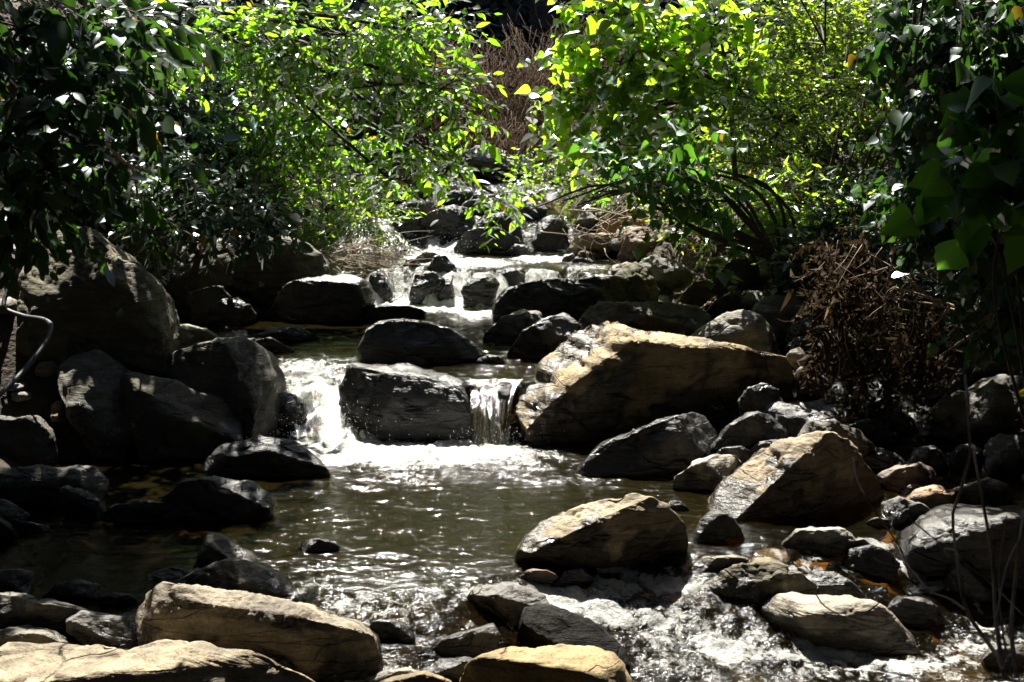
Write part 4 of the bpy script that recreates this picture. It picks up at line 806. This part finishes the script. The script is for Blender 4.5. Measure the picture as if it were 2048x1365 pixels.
plant('fine_leaved_shrub', 'tall dense shrub of small olive leaves on the right bank above the fanning stems', 'shrub', gz(2.9, 13.2),
      [E(1620, 190, 12.3, 80, 50, 70, .2), E(1560, 240, 12.3, 70, 40, 60, .2), E(1720, 170, 12.2, 60, 50, 60, .2), E(1480, 180, 12.5, 60, 50, 50, .2), E(1510, 250, 13.8, 110, 90, 221, 0.32), E(1590, 110, 14.0, 100, 100, 221, 0.32), E(1690, 120, 14.0, 120, 110, 238, 0.32), E(1600, 260, 13.8, 130, 90, 238, 0.32), E(1740, 270, 13.6, 110, 100, 204, 0.32), E(1480, 310, 14.0, 100, 60, 76, 0.32), E(1380, 330, 14.2, 90, 60, 68, 0.32), E(1660, 370, 13.6, 120, 60, 153, 0.32), E(1620, 20, 14.2, 120, 50, 93, 0.32), E(1770, 60, 13.8, 90, 100, 76, 0.32), W(2.9, 12.7, 4.6, .9, .6, .45, 170), W(2.2, 13.2, 4.4, .6, .5, .35, 80)],
      'small', 'olive', 0.055, per=13, tlen=0.40, trunk=0.035, limbs=9, droop=-0.05, shell=0.6,
      stems=[([atY(1900, 300, 12.3), atY(1760, 170, 12.4), atY(1690, 178, 12.4), atY(1610, 215, 12.4), atY(1540, 285, 12.5)], 0.055, 0.02)]
        + [([gz(2.35 + .07 * k, 12.2 + .08 * (k % 3)), atY(1590 - 20 * k, 470 - 14 * (k % 3), 12.2), atY(1540 - 32 * k + 24 * (k % 2), 380 - 10 * (k % 3), 12.3), atY(1400 - 34 * k + 60 * (k % 2), 330 + 9 * k, 12.5)], 0.026, 0.007) for k in range(11)]
        + [([gz(2.6 + .1 * k, 12.8), atY(1610 + 25 * k, 430, 12.9), atY(1640 + 40 * k, 250, 13.0), atY(1650 + 45 * k, 90, 13.1)], 0.026, 0.008) for k in range(5)], nrm=(0, 0.65, 0.8))
plant('willow_like_shrub', 'low light green shrub with slender leaves among the fanning stems on the right', 'shrub', gz(2.2, 13.0),
      [E(1390, 430, 13.0, 60, 40, 44, 0.18), E(1490, 400, 12.9, 80, 40, 60, 0.18), E(1600, 400, 12.7, 90, 45, 66, 0.18), E(1570, 470, 12.5, 70, 35, 44, 0.18), E(1680, 440, 12.4, 60, 40, 40, 0.18), E(1440, 480, 12.8, 50, 25, 22, 0.18)],
      'narrow', 'lime', 0.11, per=10, tlen=0.26, trunk=0.02, limbs=6, droop=0.05, nrm=(0, 0.65, 0.8))
plant('low_branch_shrub', 'leafy bush with dark broad leaves at the tip of the right-hand branches over the stream', 'shrub', gz(2.0, 11.9),
      [E(1290, 330, 12.0, 90, 50, 23), E(1380, 290, 11.8, 80, 50, 22), E(1330, 400, 12.0, 80, 40, 18), E(1420, 400, 12.0, 70, 40, 15), E(1230, 290, 12.2, 50, 30, 9)], 'heart', 'broad', 0.085, per=6, tlen=0.3, trunk=0.02, droop=-0.4, bark=MB_,
      stems=[([gz(2.5, 12.6), atY(1500, 430, 12.4), atY(1400, 350, 12.1), atY(1290, 345, 12.0), atY(1190, 388, 11.9)], .02, .006), ([atY(1400, 350, 12.1) , atY(1330, 300, 12.1), atY(1240, 290, 12.2)], .012, .004), ([atY(1470, 405, 12.3), atY(1400, 400, 12.0), atY(1320, 410, 12.0)], .012, .004)], nrm=(0, -0.3, 0.9))
plant('streamside_shrub', 'small green shrub on the right of the rocks far upstream', 'shrub', gz(1.3, 17.0),
      [E(1100, 360, 17, 70, 35, 60), E(1180, 330, 16.6, 70, 45, 70), E(1040, 340, 17.6, 40, 20, 24), E(1250, 390, 16, 70, 35, 60)], 'small', 'fresh', 0.06, per=11, tlen=0.34, trunk=0.02, limbs=8, droop=0, nrm=(0, 0.65, 0.8))
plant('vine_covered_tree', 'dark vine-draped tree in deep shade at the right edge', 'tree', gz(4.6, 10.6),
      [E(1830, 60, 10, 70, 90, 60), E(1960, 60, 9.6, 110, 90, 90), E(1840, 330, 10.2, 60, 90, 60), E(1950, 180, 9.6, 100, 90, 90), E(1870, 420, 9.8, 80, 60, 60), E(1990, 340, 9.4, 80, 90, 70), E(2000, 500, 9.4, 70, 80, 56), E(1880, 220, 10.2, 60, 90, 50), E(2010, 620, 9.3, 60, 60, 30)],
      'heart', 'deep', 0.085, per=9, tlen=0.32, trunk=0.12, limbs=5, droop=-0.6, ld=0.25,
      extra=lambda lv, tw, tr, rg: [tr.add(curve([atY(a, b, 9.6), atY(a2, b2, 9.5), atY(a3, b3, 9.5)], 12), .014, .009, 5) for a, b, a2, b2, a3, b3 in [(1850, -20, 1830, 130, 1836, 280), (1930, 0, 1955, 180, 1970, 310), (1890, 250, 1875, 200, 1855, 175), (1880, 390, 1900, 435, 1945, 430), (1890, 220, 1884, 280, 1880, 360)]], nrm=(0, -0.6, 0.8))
plant('bank_shrub', 'dark shrub with glossy leaf rosettes on the right bank above the dead brush', 'shrub', gz(3.4, 11.6),
      [E(1640, 500, 11.8, 60, 35, 50), E(1810, 500, 11.5, 60, 50, 24), E(1670, 450, 11.9, 60, 50, 24), E(1740, 500, 11.6, 80, 50, 66), E(1850, 560, 11.2, 80, 50, 66), E(1930, 600, 10.8, 70, 50, 50), E(1600, 540, 11.8, 40, 25, 26), E(1720, 420, 12, 90, 50, 66)], 'lance', 'deep', 0.09, per=9, tlen=0.22, droop=0.1, trunk=0.02)
plant('large_leaved_sapling', 'sapling with large pointed green leaves reaching in at the right edge', 'plant', gz(2.75, 5.6),
      [E(1960, 350, 6, 60, 35, 15), E(2040, 240, 6, 40, 60, 13), E(2030, 370, 5.9, 50, 40, 13)], 'lobed', 'broad', 0.105, per=7, tlen=0.24, trunk=0.015, limbs=4, droop=-0.35, ld=0.2, nrm=(0, -0.75, 0.65))
plant('background_tree', 'green tree filling the right bank behind the fine-leaved shrub', 'tree', gz(4.8, 17.5),
      [E(1400, 60, 18, 170, 100, 190), E(1600, 100, 17.5, 180, 130, 190), E(1800, 60, 17, 170, 130, 140), E(1500, 260, 17.2, 150, 90, 140), E(1750, 280, 16.6, 160, 110, 150), E(1950, 200, 16, 150, 150, 120), E(1330, 250, 18, 90, 70, 70), W(4.0, 18.4, 5.2, 1.8, 1.0, .8, 200), W(2.6, 19.4, 4.9, 1.1, .8, .7, 100), W(5.2, 16.6, 5.0, 1.2, 1.0, .8, 130)], 'oval', 'deep', 0.11, per=10, tlen=0.42, trunk=0.14, limbs=5)
# taller trees of the banks whose crowns shade the stream
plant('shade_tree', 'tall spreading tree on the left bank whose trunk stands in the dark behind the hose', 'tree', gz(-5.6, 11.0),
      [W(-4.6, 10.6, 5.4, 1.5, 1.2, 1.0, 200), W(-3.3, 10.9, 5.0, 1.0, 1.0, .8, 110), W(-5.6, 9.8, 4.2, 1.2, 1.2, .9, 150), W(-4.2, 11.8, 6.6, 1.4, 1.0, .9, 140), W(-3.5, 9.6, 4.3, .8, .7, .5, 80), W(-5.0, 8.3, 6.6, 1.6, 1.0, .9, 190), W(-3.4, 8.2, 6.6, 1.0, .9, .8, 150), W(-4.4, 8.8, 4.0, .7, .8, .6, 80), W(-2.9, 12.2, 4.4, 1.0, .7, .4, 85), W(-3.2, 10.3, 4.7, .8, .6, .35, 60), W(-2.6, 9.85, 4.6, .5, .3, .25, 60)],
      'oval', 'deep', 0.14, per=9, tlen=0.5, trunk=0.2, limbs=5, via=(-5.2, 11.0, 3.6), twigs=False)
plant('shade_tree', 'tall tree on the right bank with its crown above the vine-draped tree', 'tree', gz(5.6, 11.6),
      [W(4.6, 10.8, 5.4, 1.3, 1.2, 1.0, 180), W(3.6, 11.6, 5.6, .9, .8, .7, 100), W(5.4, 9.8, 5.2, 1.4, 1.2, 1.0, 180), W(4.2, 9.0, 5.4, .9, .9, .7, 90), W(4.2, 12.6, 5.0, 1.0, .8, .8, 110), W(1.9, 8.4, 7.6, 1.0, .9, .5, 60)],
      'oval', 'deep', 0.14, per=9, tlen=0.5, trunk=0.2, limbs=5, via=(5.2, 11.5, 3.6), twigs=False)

# low plants covering the soil of both banks
rg = np.random.default_rng(79); lv = Leaves(); el = []
for k in range(340):
    yy = rg.uniform(11, 25); sd = -1 if rg.random() < .5 else 1
    xe = np.interp(yy, EY, EL) if sd < 0 else np.interp(yy, EY, ER); xx = xe + sd * rg.uniform(1.0, 6.5)
    g = terrain([xx], [yy])[0]; el.append(W(xx, yy, g + .12, .4, .4, .22, 10))
sprays(el, lv, None, rg, 'lance', 0.11, 8, 0.35, 0.2)
tag(lv.build('ground_cover', ML['deep']), kind='stuff')
rg = np.random.default_rng(80); lv = Leaves(); n = 5200
yy = rg.uniform(9.5, 20, n); sd = np.where(rg.random(n) < .45, -1, 1); xe = np.where(sd < 0, np.interp(yy, EY, EL), np.interp(yy, EY, ER)); xx = xe + sd * rg.exponential(1.2, n) + sd * .1
lv.add(np.stack([xx, yy, terrain(xx, yy) + .012], 1), np.stack([rg.normal(size=n), rg.normal(size=n), rg.normal(size=n) * .25], 1), np.stack([rg.normal(size=n) * .4, rg.normal(size=n) * .4, np.ones(n)], 1), 0.07, 'oval', rg, .3)
tag(lv.build('leaf_litter', ML['dead']), kind='stuff')
# far wood on the hillside: one mass
rg = np.random.default_rng(77); lv = Leaves(); el = []
for k in range(300):
    yy = rg.uniform(29, 41); xx = rg.uniform(-0.6, 0.6) * yy; g = terrain([xx], [yy])[0]
    el.append(W(xx, yy, g + rg.uniform(.8, 3.2), rg.uniform(1.0, 2.0), rg.uniform(.8, 1.4), rg.uniform(1.0, 2.2), 46))
sprays(el, lv, None, rg, 'oval', 0.24, 7, 0.8, -0.3, shell=0.4)
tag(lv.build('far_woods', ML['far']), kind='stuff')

# unseen leaf mass added to cut sky fill, at both sides, behind and overhead
rg = np.random.default_rng(78); lv = Leaves(); el = []
for k in range(90):
    a = rg.uniform(-math.pi * 1.12, math.pi * 0.12); r = rg.uniform(9, 13)
    xx, yy = r * math.cos(a) * 1.0, r * math.sin(a) * 0.85 + (6 if abs(math.cos(a)) > .75 else 3)
    if yy > 2.0 and abs(xx) < 8: continue
    g = terrain([xx], [yy])[0]; el.append(W(xx, yy, g + rg.uniform(0.5, 13), 2.2, 1.8, 2.2, 60))
for k in range(80):
    sgn = -1 if k % 2 else 1; yy = rg.uniform(-2, 22); xx = sgn * rg.uniform(8, 11); g = terrain([xx], [yy])[0]
    el.append(W(xx, yy, g + rg.uniform(.5, 9), 1.8, 1.8, 2.2, 60))
for k in range(85):
    xx = rg.uniform(-9, 9); yy = rg.uniform(-10, 9.5); zt = rg.uniform(10, 14)
    el.append(W(xx, yy, zt, 1.6, 1.6, 0.8, 60))
sprays(el, lv, None, rg, 'small', 0.62, 7, 1.2, -0.3, shell=0.4)
tag(lv.build('sky_blocking_woods', ML['far']), kind='stuff')

# dry reeds
def reeds(label, px, Y, wpx, hpx, n, seed):
    rg = np.random.default_rng(seed); c = atY(px, 310, Y); g = float(terrain([c[0]], [Y])[0])
    t = thing('dry_reed_clump', label, 'reeds', (c[0], Y, g), 'dry reeds at the bend of the stream')
    st = Tubes(); hd = Leaves(); k = Y / F / cp
    for i in range(n):
        x = c[0] + rg.normal() * wpx * k * 0.5; y = Y + rg.normal() * 0.5; z = float(terrain([x], [y])[0])
        h = hpx * k * rg.uniform(0.45, 1.1); lx = rg.normal() * 0.28 * h; ly = rg.normal() * .2 * h
        a = np.array([x, y, z - .05]); e = np.array([x + lx, y + ly, z + h]); mid = (a + e) / 2 + np.array([-lx * .2, 0, h * .08])
        pts = curve([a, mid, e], 6); st.add(pts, rg.uniform(.004, .009), .003, 3)
        m_ = 7; tt = rg.uniform(0.3, 1, m_)[:, None]
        P = a * (1 - tt) + e * tt; hd.add(P, np.stack([rg.normal(size=m_) * .5, rg.normal(size=m_) * .5, rg.uniform(-.6, .9, m_)], 1), rg.normal(size=(m_, 3)), 0.13, 'narrow', rg, .3)
    st.build('stalk', M_dry, t); hd.build('blade', ML['dead'], t)
reeds('tallest brown reed clump, in the gap with plumes against the dark wood', 1040, 21.5, 90, 250, 300, 1)
reeds('brown reed clump left of the tallest, behind the arching leaves', 920, 21.8, 110, 220, 330, 2)
reeds('low tangle of brown reeds left of the far pale slab', 800, 20.6, 140, 140, 300, 3)
reeds('nearest short brown reeds just above the far pale slab', 985, 19.8, 90, 130, 240, 4)
reeds('sparse dark reeds behind the bright heart-leaved shrub', 1170, 22.0, 120, 200, 240, 5)

# dead brush on the right bank
def dead_brush():
    rg = np.random.default_rng(5); base = gz(3.3, 10.2)
    t = thing('dead_brush', 'hanging mass of curled brown dead leaves on bare branches, right of the huge boulder', 'dead branch', base)
    lv = Leaves(); tw = Tubes(); tr = Tubes()
    sprays([E(1720, 510, 10.4, 60, 40, 34, .3), E(1690, 600, 10.3, 60, 80, 54, .3), E(1765, 660, 10.2, 90, 70, 70, .35), E(1700, 700, 10.2, 70, 60, 50, .3), E(1810, 720, 10.1, 70, 50, 40, .25), E(1810, 590, 10.4, 80, 60, 36, .25), E(1665, 500, 10.5, 50, 60, 16, .2), E(1880, 660, 10.2, 50, 50, 14, .2), E(1640, 650, 10.3, 30, 60, 16, .2)], lv, None, None if False else rg, 'oval', 0.05, 9, 0.34, -1.1, ld=1.0, up=0.1, shell=0.4)
    for k in range(70):
        a = atY(rg.uniform(1650, 1860), rg.uniform(480, 700), rg.uniform(9.9, 10.5)); d = np.array([rg.normal() * .16, rg.normal() * .1, -rg.uniform(.1, .35)])
        tw.add(curve([a, a + d * .5 + rg.normal(size=3) * .03, a + d], 7), .0035, .0015, 4)
    for pts, r in [([(2020, 652), (1950, 668), (1900, 700), (1840, 740)], .018), ([(2010, 655), (1900, 610), (1840, 590), (1790, 575)], .016), ([(1960, 640), (1880, 612), (1800, 600), (1740, 590)], .012), ([(1900, 612), (1870, 650), (1830, 678), (1770, 680)], .011), ([(1880, 615), (1820, 560), (1760, 520), (1700, 490)], .009), ([(1790, 490), (1775, 560), (1750, 600)], .007), ([(1840, 690), (1760, 745), (1690, 760)], .008), ([(1870, 690), (1875, 730), (1860, 770)], .005)]:
        tr.add(curve([atY(a, b, 10.0 + .12 * i) for i, (a, b) in enumerate(pts)], 14), r, r * .45, 6)
    tr.build('branch', MB_pale, t); tw.build('twig', MB_pale, t); lv.build('dead_foliage', ML['dead'], t)
dead_brush()

# leaning bare branches in the left shade
def bare_branch(label, lines, Y, mat=None, name='bare_branch', cat='branch'):
    p0 = atY(*lines[0][0][0], Y); t = thing(name, label, cat, p0); tr = Tubes()
    for pts, r in lines: tr.add(curve([atY(a, b, Y + .1 * i) for i, (a, b) in enumerate(pts)], 16), r, r * .4, 6)
    tr.build('branch', mat or MB_pale, t); return t
bare_branch('long pale branch leaning down to the right through the dark upper left', [([(120, 150), (180, 230), (215, 280), (250, 325), (330, 355)], .028), ([(255, 325), (270, 350), (280, 400), (330, 440), (400, 480)], .014), ([(225, 140), (300, 150), (380, 190)], .012), ([(300, 155), (350, 200)], .01)], 10.6)
bare_branch('thin dark stem hanging across the upper left, behind the bluish leaves', [([(200, 0), (240, 80), (262, 180), (290, 220), (280, 280)], .012)], 9.8, MB_)
bare_branch('thin stem slanting beside the leaning branch at the left', [([(125, 200), (165, 290), (200, 360), (222, 425)], .009), ([(10, 400), (60, 480), (100, 530)], .009)], 10.0, MB_)

# twig tangle under the feathery shrub, straw on the boulder
def tangle(name, label, cat, px, py, Y, wpx, hpx, n, mat, seed, r=.004, dirn=(1, 0, -.3)):
    rg = np.random.default_rng(seed); k = Y / F; c = atY(px, py, Y); t = thing(name, label, cat, c); tb = Tubes()
    for i in range(n):
        a = c + np.array([rg.normal() * wpx * k * .5, rg.normal() * .15, rg.normal() * hpx * k * .5]); d = np.array(dirn) + rg.normal(size=3) * .5
        e = a + d * rg.uniform(.15, .5); tb.add(curve([a, (a + e) / 2 + rg.normal(size=3) * .06, e], 8), r * rg.uniform(.5, 1.4), r * .4, 4)
    tb.build('twig', mat, t)
tangle('twig_tangle', 'tangle of bare driftwood twigs on the bank under the feathery shrub', 'twigs', 700, 520, 14.2, 90, 40, 110, MB_pale, 3, .005)
tangle('twig_tangle', 'leaning brown twigs above the tan boulder below the right bush', 'twigs', 1230, 450, 14.6, 140, 40, 80, MB_pale, 4, .006, (.8, 0, -.2))
def straw():
    rg = np.random.default_rng(9); c = atY(690, 556, 13.65); t = thing('straw_wisp', 'wisp of pale dry straw draped off the flat-topped black boulder', 'dry grass', c); tb = Tubes()
    for i in range(46):
        a = atY(680 + rg.normal() * 28, 557 + rg.normal() * 3, 13.6); b = atY(610 + rg.normal() * 14, 580 + rg.normal() * 7, 13.35); e = atY(556 + rg.normal() * 18, 630 + rg.normal() * 6, 13.2)
        tb.add(curve([a, b, e], 10), .0035, .0015, 3)
    tb.build('straw', M_straw, t)
straw()
def stalks(label, px, py, Y, n, seed):
    rg = np.random.default_rng(seed); c = atY(px, py, Y); t = thing('dry_grass_tuft', label, 'dry grass', c); tb = Tubes()
    for i in range(n):
        a = c + rg.normal(size=3) * np.array([.05, .03, .008]); e = a + np.array([rg.normal() * .05, rg.normal() * .04, rg.uniform(.01, .06)])
        tb.add(curve([a, (a + e) / 2 + np.array([0, 0, .02]), e], 6), .002, .001, 3)
    tb.build('straw', M_straw, t)
stalks('tuft of dry grass caught on the mossy riffle rock', 1500, 1140, 7.6, 60, 4)

# hose
hp = [atY(a, b, y) for a, b, y in [(10, 360, 10.7), (30, 440, 10.6), (36, 500, 10.5), (24, 560, 10.35), (8, 612, 10.2), (45, 632, 10.1), (88, 640, 9.95), (103, 656, 9.8), (88, 690, 9.6), (40, 750, 9.3), (-30, 815, 8.9), (-120, 880, 8.5)]]
tb = Tubes(); tb.add(curve(hp, 90), .018, .018, 12)
tag(tb.build('water_hose', M_hose), 'black plastic water hose bending over the slab on the left bank', 'hose')

# thin bare sapling in front, bottom right
def zz_(a, b): return (1348 + a * .3443, 895 + b * .3443)
sap = thing('bare_sapling', 'thin leafless sapling close to the camera at the bottom right', 'sapling', atY(1990, 1400, 4.0)); tb = Tubes()
for pts, r in [([(1930, 1340), (1870, 1200), (1740, 1020), (1680, 880), (1640, 600), (1620, 380), (1720, 50), (1690, -420)], .008), ([(1920, 1345), (1870, 1000), (1850, 650), (1800, 350), (1740, 20)], .008), ([(1990, 1345), (1960, 1050), (1980, 800), (2000, 600), (2033, 370)], .008), ([(1480, 840), (1360, 690), (1300, 560), (1140, 330), (1060, 180), (1040, 60)], .004), ([(1700, 950), (1600, 880), (1480, 840)], .004), ([(1160, 640), (1200, 665), (1290, 690)], .003), ([(1350, 400), (1620, 620), (1850, 800), (2033, 980)], .003), ([(820, 850), (900, 940), (1150, 1050), (1500, 1080)], .003), ([(1900, 1300), (1970, 1200), (2060, 1320)], .005), ([(1640, 600), (1570, 590), (1600, 640)], .004), ([(1870, 1000), (1930, 700), (1990, 560)], .004), ([(1960, 1345), (1900, 1000), (1890, 700), (1930, 400)], .004)]:
    tb.add(curve([atY(*zz_(a, b), 4.0 + .12 * (i % 3)) for i, (a, b) in enumerate(pts)], 20), r, r * .5, 6)
tb.build('stem', MB_pale, sap)

# single leaves that catch the eye
def leaf(label, px, py, Y, size, mat, kind='oval', nm='fallen_leaf', d=(0.7, -.2, .3), n=(0, -.8, .6)):
    lv = Leaves(); rg = np.random.default_rng(int(px)); lv.add(np.array([atY(px, py, Y)]), np.array([d], float), np.array([n], float), size, kind, rg); lv.T[0][:] = 0.5
    tag(lv.build(nm, ML[mat]), label, 'leaf')
leaf('yellow leaf at the right edge beside the stepped boulder', 2034, 790, 6.0, .06, 'yellow')
leaf('orange-red leaf in front of the dark shrub on the right bank', 1685, 468, 11.0, .055, 'orange')
leaf('yellow leaf above the flat rock at the head of the side channel', 1880, 764, 9.9, .06, 'yellow')
leaf('tiny yellow leaf on the shining top of the wet black falls boulder', 788, 757, 10.25, .035, 'yellow', n=(0, -.1, 1), d=(1, 0, 0))
leaf('small orange leaf on the speckled slab', 1134, 1268, 6.9, .04, 'orange', n=(0, -.5, .8), d=(.6, .3, -.3))
# bright seedling by the slab
plant('seedling', 'seedling with a few shining pale leaves beside the green-stained block', 'plant', (*atY(1440, 600, 11.9)[:2], float(atY(1440, 600, 11.9)[2])),
      [E(1440, 530, 11.9, 26, 14, 5), E(1445, 560, 11.9, 16, 8, 3)], 'heart', 'fresh', 0.12, per=3, tlen=0.1, trunk=0.006, limbs=2, droop=-.1, up=1.2)
